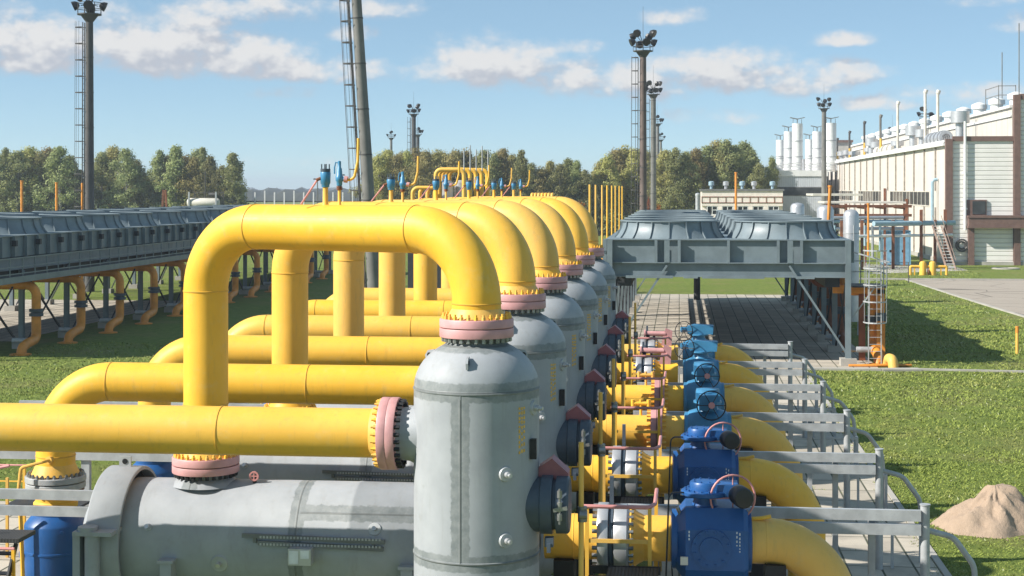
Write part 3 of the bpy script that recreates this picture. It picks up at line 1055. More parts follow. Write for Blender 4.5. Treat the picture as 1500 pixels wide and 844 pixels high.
def make_valve_teal(face):
    """teal valve; face=True has a square gearbox looking at the camera, else a box lying along the pipe"""
    root = empty('ball_valve', origin(0, 3.95, OY), 'x', 'valve', 'outlet ball valves')
    z = OZ
    MB().lathe([(0.40, -0.60), (0.50, -0.58), (0.50, -0.50), (0.54, -0.46), (0.60, -0.25), (0.62, 0.0), (0.60, 0.25), (0.54, 0.46), (0.50, 0.5), (0.50, 0.58), (0.40, 0.60)], (0, 0, z), (1, 0, 0), 36).build('body', 'teal_paint', root)
    MB().lathe([(0.30, 0.55), (0.24, 0.66), (0.24, 0.74), (0.36, 0.75), (0.36, 0.80), (0.2, 0.81)], (0, 0, z), seg=24).build('bonnet', 'teal_paint', root)
    g = MB()
    if face:
        g.span((-0.30, -0.28, z + 0.80), (0.30, 0.28, z + 1.02))
        g.lathe([(0.30, 1.02), (0.29, 1.10), (0.05, 1.13)], (0, 0, z), seg=20)
        g.span((-0.22, -0.62, z + 0.62), (0.22, -0.24, z + 1.0))
        go = g.build('gearbox', 'teal_paint', root)
        w = MB()
        handwheel(w, (0.08, -0.80, z + 0.78), (0.1, -1, 0.15), 0.36, 0.016, 6)
        w.cyl((0.05, -0.6, z + 0.78), (0.08, -0.8, z + 0.78), 0.03, seg=8)
        w.build('handwheel', 'dark_steel', go)
        MB().cyl((0.08, -0.78, z + 0.78), (0.09, -0.86, z + 0.79), 0.08, seg=14).build('wheel_hub', 'pink_rail', go)
    else:
        g.prism([(-0.42, -0.26, z + 0.80), (0.52, -0.26, z + 0.80), (0.55, -0.26, z + 1.12), (-0.16, -0.26, z + 1.16), (-0.42, -0.26, z + 1.08)], (0, 0.52, 0))
        g.cyl((-0.42, 0, z + 0.95), (-0.66, -0.06, z + 0.95), 0.10, seg=16)
        go = g.build('gearbox', 'teal_paint', root)
        w = MB()
        handwheel(w, (-0.55, -0.34, z + 0.92), (-0.5, -1, 0.1), 0.36, 0.016, 6)
        w.cyl((-0.45, -0.2, z + 0.92), (-0.55, -0.34, z + 0.92), 0.03, seg=8)
        w.build('handwheel', 'dark_steel', go)
    MB().span((-0.35, -0.3, 0), (0.35, 0.3, z - 0.58)).build('pedestal', 'dark_steel', root)
    return root


VD, VF, VS = make_valve_dark(), make_valve_teal(True), make_valve_teal(False)
for i, (src, lab) in enumerate([
        (VD, 'nearest deep blue outlet valve with domed gearbox, black drum and red handwheel'),
        (VD, 'second deep blue outlet valve with domed gearbox, black drum and red handwheel'),
        (VF, 'teal outlet valve with square gearbox, the nearer of two alike'),
        (VF, 'teal outlet valve with square gearbox, the farther of two alike'),
        (VS, 'teal outlet valve with long gearbox, the nearer of two alike'),
        (VS, 'teal outlet valve with long gearbox, the farther of two alike')]):
    dx = 3.85 if i < 2 else 4.0
    if i in (0, 2, 4):
        o = src
        o.location = origin(i, dx, OY)
    else:
        o = copy_tree(src, loc=origin(i, dx, OY))
    o['label'] = lab


# ---- access platform with yellow railing, standing close in front of the outlet pipe
def make_platform():
    root = empty('access_platform', origin(0, 2.3, 1.3), 'x', 'platform', 'small yellow access platforms')
    z = 1.95
    MB().span((-0.25, -0.05, z - 0.05), (0.62, 0.62, z)).build('deck', 'grating', root)
    for y in (-0.08, 0.64):
        MB().bar((-0.55, y, z - 0.06), (0.66, y, z - 0.06), 0.05, 0.14).build('deck_beam', 'dark_steel', root)
    for x, y, zb in ((-0.62, 0.72, 0), (0.47, 0.72, 0), (0.56, 2.2, 0)):
        MB().bar((x, y, zb), (x, y, z + 1.0), 0.065, 0.065).build('post', 'yellow_paint', root)
    MB().tube(bend([(-0.74, 0.70, z + 1.02), (0.46, 0.70, z + 1.02), (0.56, 1.0, z + 1.03), (0.57, 2.25, z + 1.04)], 0.09, 4), 0.036, 8).build('handrail', 'pink_rail', root)
    MB().bar((-0.62, 0.72, z + 0.42), (0.47, 0.72, z + 0.42), 0.04, 0.065).build('midrail', 'yellow_paint', root)
    MB().bar((0.50, 0.72, z + 0.52), (0.56, 2.2, z + 0.52), 0.04, 0.05).build('midrail', 'yellow_paint', root)
    for k in range(5):
        MB().span((-0.1, -0.30 - 0.24 * k, z - 0.33 - 0.33 * k), (0.5, -0.07 - 0.24 * k, z - 0.30 - 0.33 * k)).build('step_tread', 'grating', root)
    for x in (-0.14, 0.54):
        MB().bar((x, -0.1, z - 0.08), (x, -1.5, 0.02), 0.04, 0.16).build('stringer', 'dark_steel', root)
    return root


AP = make_platform()
for i in range(N_UNITS):
    o = AP if i == 0 else copy_tree(AP, loc=origin(i, 2.3, 1.3))
    o['label'] = '%s small yellow access platform with pink handrail' % nth(i)


# ---- slim yellow standpipe beside each manway
def make_standpipe():
    root = empty('standpipe', origin(0, 1.72, -0.25), 'x', 'pipe', 'slim yellow standpipes')
    MB().cyl((0, 0, 0), (0, 0, 4.45), 0.042, seg=12).build('post', 'yellow_paint', root)
    MB().cyl((-0.02, -0.07, 3.30), (0.1, -0.07, 3.30), 0.07, seg=12).cyl((0.02, 0, 3.18), (0.02, 0, 3.42), 0.075, seg=12).build('gauge_valve', 'bolt_steel', root)
    return root


SP = make_standpipe()
for i in range(N_UNITS):
    o = SP if i == 0 else copy_tree(SP, loc=origin(i, 1.72, -0.25))
    o['label'] = '%s slim yellow standpipe beside a vessel manway' % nth(i)

# small yellow tee valves on the outlet lines and pink actuators farther back
for i in (2, 3):
    t = MB().cyl((0, 0, 0), (0, 0, 0.42), 0.035, seg=8).cyl((-0.2, 0, 0.32), (0.2, 0, 0.32), 0.05, seg=10).cyl((-0.2, 0, 0.25), (-0.2, 0, 0.42), 0.055, seg=10).cyl((0.2, 0, 0.25), (0.2, 0, 0.42), 0.055, seg=10)
    r_ = empty('drain_tee', (UX + 2.3, UY + STEP * i + OY, OZ + PR - 0.02), '%s small yellow drain tee standing on an outlet pipe behind the railing' % nth(i), 'valve', 'yellow drain tees')
    t.build('tee_body', 'yellow_paint', r_)
for i in (4, 5):
    r_ = empty('pipe_actuator', (UX + 2.35, UY + STEP * i + OY - 0.1, OZ + PR), '%s pink actuator cylinder on the outlet pipe, behind yellow railing' % ('nearer' if i == 4 else 'farther'), 'actuator', 'pink actuators')
    r_.scale = (0.85, 0.85, 0.72)
    MB().cyl((-0.4, 0, 0.55), (0.5, 0, 0.55), 0.13, seg=18).cyl((-0.45, 0, 0.55), (-0.38, 0, 0.55), 0.2, seg=18).build('cylinder', 'pink_paint', r_)
    MB().prism([(0.3, -0.1, -0.1), (0.75, -0.1, -0.1), (0.8, -0.1, 0.7), (0.5, -0.1, 0.85), (0.38, -0.1, 0.4)], (0, 0.2, 0)).build('yoke', 'pink_paint', r_)
    MB().span((-0.35, -0.12, -0.1), (-0.2, 0.12, 0.5)).cyl((0.0, -0.02, 0), (0.0, -0.02, 0.5), 0.05, seg=10).build('bracket', 'dark_steel', r_)


# ---- guard rails between the units (right side)
def make_guard():
    root = empty('guard_rail', (4.5, UY + 4.2, 0), 'x', 'guard rail', 'grey guard rails right of the outlet elbows')
    MB().cyl((0, 0, 0), (0, 0, 2.68), 0.085, seg=18).cyl((0, 0, 2.68), (0.0, 0, 2.70), 0.10, seg=18).build('post', 'steel', root)
    for z, x0 in ((2.50, -5.6), (2.24, -4.6)):
        MB().channel((x0, -0.12, z), (-0.09, -0.12, z), 0.09, 0.20, 0.018, side=-1).build('rail', 'steel', root)
    MB().bar((-0.95, 0.15, 0), (-0.95, 0.15, 2.4), 0.12, 0.12).build('post', 'steel', root)
    MB().bar((-3.9, 0.0, 0), (-3.9, 0.0, 2.4), 0.12, 0.12).build('post', 'steel', root)
    MB().tube(bend([(0.05, 0.1, 2.2), (0.55, 0.25, 2.05), (0.95, 0.4, 1.5), (1.0, 0.42, 0.9)], 0.4, 8), 0.055, 10).build('hoop', 'steel', root)
    fr = MB()
    for y in (0.1, 0.75):
        fr.bar((1.02, y, 0), (1.02, y, 1.0), 0.07, 0.07)
    fr.bar((1.02, 0.1, 0.97), (1.02, 0.75, 0.97), 0.07, 0.07).bar((0.1, 0.1, 0.97), (1.02, 0.1, 0.97), 0.06, 0.06).bar((0.3, 0.1, 0.0), (0.3, 0.1, 0.97), 0.06, 0.06)
    fr.build('end_frame', 'steel', root)
    return root


GR = make_guard()
for i in range(N_UNITS):
    o = GR if i == 0 else copy_tree(GR, loc=(4.5 - (0.06 * i), UY + 4.2 + STEP * i, 0))
    o['label'] = '%s grey guard rail ending in a round capped post' % nth(i)


def make_left_guard():
    root = empty('guard_rail', (-9.75, UY + 4.2, 0), 'x', 'guard rail', 'grey guard rails at the left risers')
    for z in (2.52, 2.20):
        MB().channel((-8.5, 0, z), (-0.05, 0, z), 0.09, 0.19, 0.018, side=-1).build('rail', 'steel', root)
    for x in (-4.2, -7.8, -1.2):
        MB().bar((x, 0.12, 0), (x, 0.12, 2.6), 0.2, 0.14).build('post', 'steel', root)
    return root


GL = make_left_guard()
for i in range(3):
    o = GL if i == 0 else copy_tree(GL, loc=(-9.75, UY + 4.2 + STEP * i, 0))
    o['label'] = ['nearest grey guard rail crossing in front of a blue riser valve',
                  'second grey guard rail seen below the nearest yellow inlet pipe',
                  'third grey guard rail behind the filter drum end ring'][i]


def make_catwalk():
    root = empty('catwalk', (-12.72, UY + 3.6, 0), 'x', 'catwalk', 'yellow railed catwalks at the left')
    MB().span((-1.6, -0.2, 1.75), (0.2, 0.6, 1.83)).build('deck', 'grating', root)
    for x in (-1.5, -0.6, 0.1):
        MB().bar((x, -0.2, 0), (x, -0.2, 1.62 if x > -0.7 else 2.8), 0.06, 0.06).build('post', 'yellow_paint', root)
    for x in (-1.5, -0.75):
        MB().bar((x, 0.75, 0), (x, 0.75, 3.0), 0.06, 0.06).build('post', 'yellow_paint', root)
    MB().tube([(-2.4, -0.2, 1.64), (0.12, -0.2, 1.64)], 0.03, 8).tube([(-2.4, 0.75, 2.98), (-0.75, 0.75, 2.98), (-0.4, 0.75, 3.05)], 0.03, 8).build('handrail', 'pink_rail', root)
    MB().bar((-2.4, -0.2, 0.95), (0.12, -0.2, 0.95), 0.04, 0.04).bar((-2.4, 0.75, 2.4), (-0.75, 0.75, 2.4), 0.04, 0.04).build('midrail', 'yellow_paint', root)
    s = MB()
    for k in range(5):
        s.span((-0.5, -0.15 - 0.22 * k, 1.5 - 0.33 * k), (0.05, 0.06 - 0.22 * k, 1.53 - 0.33 * k))
    for x in (-0.52, 0.07):
        s.bar((x, 0, 1.7), (x, -1.1, 0), 0.04, 0.12)
    s.build('stair', 'dark_steel', root)
    return root


CW = make_catwalk()
for i in range(2):
    o = CW if i == 0 else copy_tree(CW, loc=(-13.9, UY + 3.4 + STEP, 0))
    o['label'] = ['yellow railed catwalk with dark stair beside the blue riser valve', 'yellow railed catwalk with pink rails behind the blue riser valve'][i]
    if i:
        o.scale = (1, 1, 0.66)


# ---- plug valve and relief valve on top of every overhead bend
def make_plug():
    root = empty('plug_valve', (0, 0, 0), 'x', 'valve', 'blue plug valves on the overhead bends')
    MB().lathe([(0.075, -0.02), (0.05, 0.04), (0.047, 0.36)], seg=14).build('stem_pipe', 'yellow_paint', root)
    MB().lathe([(0.05, 0.34), (0.07, 0.35), (0.075, 0.40), (0.09, 0.42), (0.095, 0.62), (0.085, 0.64), (0.04, 0.65)], seg=18).build('body', 'teal_paint', root)
    t = MB().cyl((0, 0, 0.64), (0, 0, 0.70), 0.09, seg=14)
    for a in range(4):
        x, y = 0.07 * math.cos(a * PI / 2 + .4), 0.07 * math.sin(a * PI / 2 + .4)
        t.cyl((x, y, 0.66), (x, y, 0.79), 0.012, seg=6)
    t.build('bolted_cap', 'manway_grey', root)
    h = MB().tube([(-0.08, -0.02, 0.52), (-0.16, -0.05, 0.48)], 0.03, 8)
    h.build('lever_joint', 'rust', root)
    MB().tube([(-0.14, -0.04, 0.49), (-0.42, -0.14, 0.02)], 0.018, 8).build('lever', 'pink_rail', root)
    return root


def make_relief():
    root = empty('relief_valve', (0, 0, 0), 'x', 'valve', 'relief valves on the overhead bends')
    MB().lathe([(0.05, -0.02), (0.03, 0.03), (0.028, 0.30)], seg=12).build('stem_pipe', 'yellow_paint', root)
    MB().lathe([(0.03, 0.29), (0.055, 0.30), (0.055, 0.325), (0.03, 0.33), (0.055, 0.335), (0.055, 0.36), (0.03, 0.365)], seg=14).build('flange', 'rust', root)
    MB().lathe([(0.03, 0.36), (0.05, 0.38), (0.055, 0.45), (0.07, 0.47), (0.07, 0.55), (0.055, 0.57), (0.045, 0.70), (0.03, 0.72), (0.03, 0.84), (0.01, 0.85)], seg=14).tube([(0, 0, 0.5), (0.1, -0.01, 0.5)], 0.04, 10).tube([(0, 0, 0.80), (-0.07, 0, 0.82), (-0.09, 0, 0.72), (-0.09, 0, 0.6)], 0.014, 6).build('body', 'teal_paint', root)
    MB().cyl((0.09, 0, 0.5), (0.15, 0, 0.49), 0.065, seg=14).build('outlet_flange', 'pink_paint', root)
    MB().tube(bend([(0.13, 0, 0.48), (0.27, 0, 0.50), (0.34, 0.0, 0.85), (0.35, 0, 1.28)], 0.12, 6), 0.026, 10).build('vent_riser', 'yellow_paint', root)
    return root


PV, RL = make_plug(), make_relief()
for i in range(N_UNITS):
    base = Vector((UX + LX, UY + LY + STEP * i, 8.22))
    for proto, dist, lab in ((PV, 2.72, '%s blue plug valve with %s on an overhead bend'), (RL, 3.02, '%s slim blue relief valve with curved yellow vent')):
        p = base + UD * dist
        if i == 0:
            o = proto
            o.location = p
            o.scale = (0.95, 0.95, 0.9)
        else:
            o = copy_tree(proto, loc=p)
            o.scale = (0.95, 0.95, 0.76)
        o['label'] = (lab % (nth(i), 'slanting red lever')) if proto is PV else lab % nth(i)
# ------------------------------------------------------------------ air coolers
CW_ = 11.7      # width
PITCH = 6.2
ZB, ZM, ZT = 4.18, 4.93, 6.0


def make_cooler(name, loc, rows, label, walkway):
    root = empty(name, loc, label, 'air cooler')
    L = rows * PITCH
    # walls of the plenum box with ribs
    w = MB()
    for x in (0.06, CW_ - 0.06):
        w.span((x - 0.03, 0, ZM), (x + 0.03, L, ZT))
    for y in (0.03, L - 0.03):
        w.span((0.09, y - 0.03, ZM), (CW_ - 0.09, y + 0.03, ZT))
    w.build('side_panel', 'cooler_paint', root)
    tp = MB()
    tp.span((-0.08, -0.16, ZT), (CW_ + 0.08, L + 0.16, ZT + 0.05))
    tp.build('deck', 'cooler_paint', root)
    rib_me = MB().span((-0.02, -0.26, ZM + 0.002), (0.02, -0.002, ZT - 0.002)).span((-0.07, -0.275, ZM + 0.002), (0.07, -0.262, ZT - 0.002)).mesh('rib', 'cooler_paint')

    def put(me, nm, loc, rz=0.0):
        o = bpy.data.objects.new(nm, me)
        COL.objects.link(o)
        o.parent = root
        o.location = loc
        o.rotation_euler = (0, 0, rz)

    for f in (0.0, 0.2, 0.297, 0.502, 0.708, 0.804, 1.0):
        put(rib_me, 'rib', (0.05 + f * (CW_ - 0.1), 0, 0))
    for f in (0.248, 0.755):
        x = f * CW_
        MB().span((x - 0.13, -0.30, ZM - 0.02), (x + 0.13, -0.264, ZT - 0.003)).build('cover_plate', 'cooler_paint', root)
    MB().span((0, -0.28, ZM - 0.05), (CW_, -0.0, ZM - 0.003)).build('sill_plate', 'cooler_paint', root)
    n = int(L / 1.55)
    fin_me = MB().span((0.0, -0.025, ZM + 0.002), (0.22, 0.025, ZT - 0.002)).mesh('rib', 'cooler_paint')
    for k in range(n + 1):
        y = k * L / n
        put(fin_me, 'rib', (CW_ - 0.02, y, 0))
        if not walkway:
            put(fin_me, 'rib', (0.02, y, 0), PI)
    # beams under the box
    b = MB()
    b.ibeam((0, -0.05, (ZB + ZM) / 2), (CW_, -0.05, (ZB + ZM) / 2), 0.32, ZM - ZB - 0.06, 0.04)
    b.ibeam((0, L, (ZB + ZM) / 2), (CW_, L, (ZB + ZM) / 2), 0.32, ZM - ZB - 0.06, 0.04)
    for x in (0.16, CW_ - 0.16):
        b.ibeam((x, 0.15, (ZB + ZM) / 2), (x, L - 0.2, (ZB + ZM) / 2), 0.3, ZM - ZB - 0.1, 0.04)
    for x0, x1 in ((0.9, 3.2), (3.7, 4.4), (4.6, 7.6), (9.1, 10.0)):
        b.span((x0, -0.30, ZB - 0.03), (x1, -0.24, ZB + 0.10))
    b.build('support_beam', 'cooler_paint', root)
    # tube bundle hanging in the box
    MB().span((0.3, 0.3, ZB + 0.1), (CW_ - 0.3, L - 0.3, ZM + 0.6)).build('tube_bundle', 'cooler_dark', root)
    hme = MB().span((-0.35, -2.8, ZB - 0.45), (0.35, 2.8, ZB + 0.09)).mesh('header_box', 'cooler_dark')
    for k in range(rows):
        for x in (0.8, CW_ - 0.8):
            put(hme, 'header_box', (x, (k + 0.5) * PITCH, 0))
    # fan rings
    ring = MB()
    prof = []
    for k in range(7):
        t = k / 6
        prof.append((2.42 + 0.36 * (1 - t) ** 2.0, ZT + 0.05 + 0.80 * t))
    ring.lathe(prof + [(2.50, ZT + 0.86), (2.50, ZT + 0.93), (2.34, ZT + 0.93), (2.34, ZT + 0.3)], seg=18, sm=True, caps=False, phase=0.5)
    for k in range(18):
        a = 2 * PI * (k + 0.5) / 18
        d = Vector((math.cos(a), math.sin(a), 0))
        tng = Vector((-d.y, d.x, 0))
        pp = [d * (r + 0.02) + Vector((0, 0, z)) for r, z in prof]
        for p, q in zip(pp[:-1], pp[1:]):
            ring.bar(p, q, 0.045, 0.07, up=d)
    rme = ring.mesh('fan_ring', 'cooler_paint')
    fan = MB()
    fan.cyl((0, 0, ZT + 0.35), (0, 0, ZT + 0.68), 0.35, seg=20)
    for k in range(6):
        a = k * PI / 3
        d = Vector((math.cos(a), math.sin(a), 0))
        t = Vector((-d.y, d.x, 0))
        q = [d * 0.3 - t * 0.14 + Vector((0, 0, ZT + 0.46)), d * 2.25 - t * 0.22 + Vector((0, 0, ZT + 0.48)), d * 2.25 + t * 0.22 + Vector((0, 0, ZT + 0.58)), d * 0.3 + t * 0.14 + Vector((0, 0, ZT + 0.60))]
        fan.prism(q, (0, 0, 0.03))
    fan.ring((0, 0, ZT + 0.055), (0, 0, ZT + 0.07), 0.0, 2.33, 18, 1)
    fme = fan.mesh('fan', ['cooler_paint', 'cooler_dark'])
    for k in range(rows):
        for cx in (CW_ / 2 - 2.85, CW_ / 2 + 2.85):
            y = (k + 0.5) * PITCH
            r = bpy.data.objects.new('fan_ring', rme)
            f = bpy.data.objects.new('fan', fme)
            for o, pr in ((r, root), (f, r)):
                COL.objects.link(o)
                o.parent = pr
            r.location = (cx, y, 0)
    # legs with pads and diagonal braces
    for k in range(rows + 1):
        y = k * PITCH
        y = min(max(y, 0.0), L)
        for x in (0.12, CW_ - 0.12):
            top = ZB if k not in (0, rows) else ZT + 0.02
            yy = y - 0.34 if k == 0 else y
            lg = MB().ibeam((x, yy, 0.35), (x, yy, top), 0.26, 0.26, 0.03)
            lo = lg.build('leg', 'cooler_paint', root)
            MB().span((x - 0.38, yy - 0.38, 0), (x + 0.38, yy + 0.38, 0.36)).build('footing', 'concrete', lo)
        if k == rows:
            MB().cyl((CW_ / 2 - 1.0, y + 0.5, 0), (CW_ / 2 - 1.0, y + 0.5, ZB), 0.25, seg=12).build('leg', 'cooler_dark', root)
    for x0, x1 in ((0.1, 2.9), (CW_ - 0.1, CW_ - 2.9)):
        for y in (-0.2, L):
            MB().bar((x0, y, 0.45), (x1, y, ZB + 0.6), 0.10, 0.10).build('brace', 'cooler_paint', root)
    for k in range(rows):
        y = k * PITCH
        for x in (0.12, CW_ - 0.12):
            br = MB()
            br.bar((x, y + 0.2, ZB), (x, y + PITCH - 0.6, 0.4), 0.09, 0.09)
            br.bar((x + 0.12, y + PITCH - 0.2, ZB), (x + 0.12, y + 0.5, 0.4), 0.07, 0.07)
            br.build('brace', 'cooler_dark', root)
    if walkway:
        x = CW_
        MB().span((x + 0.2, 0, ZM - 0.95), (x + 1.3, L, ZM - 0.88)).build('walkway_deck', 'cooler_dark', root)
        rl = MB()
        for z in (ZM + 0.05, ZM - 0.4, ZM - 0.75):
            rl.bar((x + 1.28, 0, z), (x + 1.28, L, z), 0.06, 0.06 if z > ZM else 0.05)
        n = int(L / 1.55)
        for k in range(n + 1):
            rl.bar((x + 1.28, k * L / n, ZM - 0.9), (x + 1.28, k * L / n, ZM + 0.05), 0.05, 0.05)
        rl.bar((x + 1.32, 0, ZM - 1.05), (x + 1.32, L, ZM - 1.05), 0.05, 0.32)
        rl.build('walkway_rail', 'cooler_paint', root)
        mo = MB()
        for k in range(rows * 2):
            y = (k + 0.5) * PITCH / 2
            mo.span((x + 0.06, y - 0.12, ZT - 0.5), (x + 0.3, y + 0.12, ZT - 0.2))
        mo.build('junction_box', 'cooler_dark', root)
    else:
        # end plates with bolts on the front left corner
        e = MB().span((-0.22, -0.3, ZM - 0.1), (-0.03, 0.25, ZT + 0.04))
        e.bolts((-0.125, -0.3, ZM + 0.5), (0, -1, 0), 0.06, 8, 0.02, -0.01, 0.03)
        e.build('corner_plate', 'cooler_paint', root)
    return root


RC = make_cooler('air_cooler', (-3.5, 77.2, 0), 7, 'grey air cooler on legs with round fan rings beyond the upright vessels', False)
LC = make_cooler('air_cooler', (-46.5, 74.4, 0), 13, 'long dark blue grey air cooler with fan rings and a railed walkway', True)

# orange gooseneck pipes dropping from the coolers
def make_gooseneck(sgn, col='orange_paint', reach=4.2):
    root = empty('gooseneck_pipe', (0, 0, 0), 'x', 'pipe', 'orange gooseneck pipes under the coolers')
    s = sgn
    MB().tube(bend([(-reach * s, 0, ZB + 0.3), (-reach * s, 0, 3.45), (0, 0, 3.45), (0, 0, 2.2)], 0.55, 8), 0.24, 16).build('upper_pipe', col, root)
    MB().tube(bend([(0, 0, 1.9), (0, 0, 0.62), (0.05 * s, -1.3, 0.5), (0.05 * s, -1.9, 0.35), (0.05 * s, -2.1, -0.2)], [0.4, 0.25, 0.25], 7), 0.25, 16).build('foot_bend', col, root)
    c = MB().lathe([(0.26, 1.82), (0.37, 1.83), (0.37, 1.97), (0.28, 1.98), (0.28, 2.05), (0.37, 2.06), (0.37, 2.2), (0.26, 2.21)], seg=20)
    c.build('valve_flange', 'manway_grey', root)
    MB().cyl((-0.9, -0.9, 0.62), (0.1, -0.9, 0.62), 0.14, seg=12).build('cross_bar', 'steel', root)
    MB().lathe([(0.55, 0.0), (0.55, 0.05), (0.3, 0.09)], (0.05 * s, -2.1, 0), seg=18).build('foot_pad', 'orange_paint', root)
    return root


G0 = make_gooseneck(1)
G0.location = (-33.6, 79.4, 0)
for k in range(12):
    o = G0 if k == 0 else copy_tree(G0, loc=(-33.6, 79.4 + PITCH * k, 0))
    o['label'] = 'orange gooseneck pipe with dark flange under the left cooler'
    o['group'] = 'orange gooseneck pipes under the left cooler'
G1 = make_gooseneck(1, reach=1.5)
G1.location = (9.55, 79.4, 0)
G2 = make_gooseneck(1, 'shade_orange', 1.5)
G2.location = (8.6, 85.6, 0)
G2['group'] = 'orange gooseneck pipes beside the right cooler'
G1['group'] = 'orange gooseneck pipes beside the right cooler'
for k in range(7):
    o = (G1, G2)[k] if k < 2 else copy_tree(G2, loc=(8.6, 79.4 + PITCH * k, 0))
    o['label'] = 'bright orange pipe bend just behind the caged ladder' if k == 0 else 'orange pipe bend painted dark for the shade below the grey cooler'

# caged ladder and landing at the right cooler
ld = empty('caged_ladder', (9.05, 76.9, 0), 'caged steel ladder with landing at the near corner of the grey cooler', 'ladder')
s_ = MB()
for x in (0.0, 0.6):
    s_.bar((x, 0, 0.1), (x, 0, 4.9), 0.05, 0.05)
s_.build('stile', 'steel', ld)
s_ = MB()
for k in range(14):
    s_.cyl((0, 0, 0.35 + k * 0.34), (0.6, 0, 0.35 + k * 0.34), 0.016, seg=6)
s_.build('rung', 'steel', ld)
s_ = MB()
arc = [(0.3 - 0.55 * math.cos(PI * k / 10), -0.75 * math.sin(PI * k / 10)) for k in range(11)]
for z in (2.1, 3.1, 3.9, 4.7, 5.55):
    for p, q in zip(arc[:-1], arc[1:]):
        s_.bar((p[0], p[1], z), (q[0], q[1], z), 0.02, 0.06)
for k in (1, 3, 5, 7, 9):
    s_.bar((arc[k][0], arc[k][1], 2.1), (arc[k][0], arc[k][1], 5.6), 0.025, 0.025)
s_.build('cage', 'steel', ld)
s_ = MB().span((-0.75, 0.1, 3.75), (0.9, 2.5, 3.82))
s_.build('landing', 'grating', ld)
s_ = MB()
for x, y in ((0.88, 0.12), (0.88, 1.3), (0.88, 2.4), (-0.1, 0.12), (-0.1, 2.4)):
    s_.bar((x, y, 3.8), (x, y, 4.95), 0.05, 0.05)
for z in (4.4, 4.93):
    s_.bar((0.88, 0.1, z), (0.88, 2.42, z), 0.05, 0.05).bar((0.88, 2.4, z), (-0.7, 2.4, z), 0.05, 0.05)
s_.bar((-0.7, 0.05, 5.45), (0.95, -0.3, 5.0), 0.06, 0.06)
s_.bar((-0.75, 0.12, 2.3), (0.3, 0.12, 3.75), 0.06, 0.06)
s_.build('railing', 'steel', ld)
of = empty('orange_frame', (9.15, 78.9, 0), 'solid orange pipe frame standing behind the caged ladder', 'frame')
MB().bar((0.72, 0, 0), (0.72, 0, 3.55), 0.40, 0.3).build('column', 'orange_paint', of)
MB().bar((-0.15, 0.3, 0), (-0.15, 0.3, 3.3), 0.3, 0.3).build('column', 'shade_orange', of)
MB().bar((-1.6, 0, 3.55), (0.92, 0, 3.55), 0.3, 0.4).build('beam', 'orange_paint', of)
MB().span((0.48, -0.2, 2.0), (0.96, 0.2, 2.4)).build('collar', 'manway_grey', of)
yb = empty('ground_bend', (9.95, 76.3, 0), 'bright yellow pipe bend rising from the concrete foot of the ladder', 'pipe')
MB().tube(bend([(0, 0.5, 0.1), (0.0, 0.1, 0.42), (0.1, -0.35, 0.42), (0.15, -0.5, -0.1)], 0.22, 6), 0.24, 16).build('pipe_bend', 'yellow_paint', yb)
MB().tube([(-1.9, 0.0, 0.06), (0.2, 0.05, 0.09), (1.1, 0.5, 0.05)], 0.07, 8).build('cable_sleeve', 'orange_paint', yb)


tl = empty('shadow_ladder', (-4.25, 77.5, 0), 'long dark ladder frame added along the grey cooler to stripe its floor with shadow', 'shadow ladder')  # added rails and rungs that throw striped shadows onto the paving
for x in (0.0, 0.62):
    MB().span((x, 0, 3.72), (x + 0.16, 43, 3.92)).build('stringer', 'cooler_dark', tl)
rg = MB().span((0.16, -0.09, 3.75), (0.62, 0.09, 3.85)).mesh('rung', 'cooler_dark')
pg = MB().bar((0.4, 0, 0), (0.4, 0, 3.72), 0.12, 0.12).mesh('post', 'steel')
for k in range(27):
    o = bpy.data.objects.new('rung', rg)
    COL.objects.link(o)
    o.parent = tl
    o.location = (0, 0.8 + k * 1.6, 0)
    if k % 4 == 0:
        o = bpy.data.objects.new('post', pg)
        COL.objects.link(o)
        o.parent = tl
        o.location = (0, 0.8 + k * 1.6, 0)


# ------------------------------------------------------------------ masts
def floodlight(mb, c, aim, s=1.0):
    a, u, w = frame(aim)
    c = Vector(c)
    mb.lathe([(0.15 * s, -0.30 * s), (0.30 * s, -0.1 * s), (0.36 * s, 0.16 * s), (0.3 * s, 0.17 * s)], c, aim, 12)


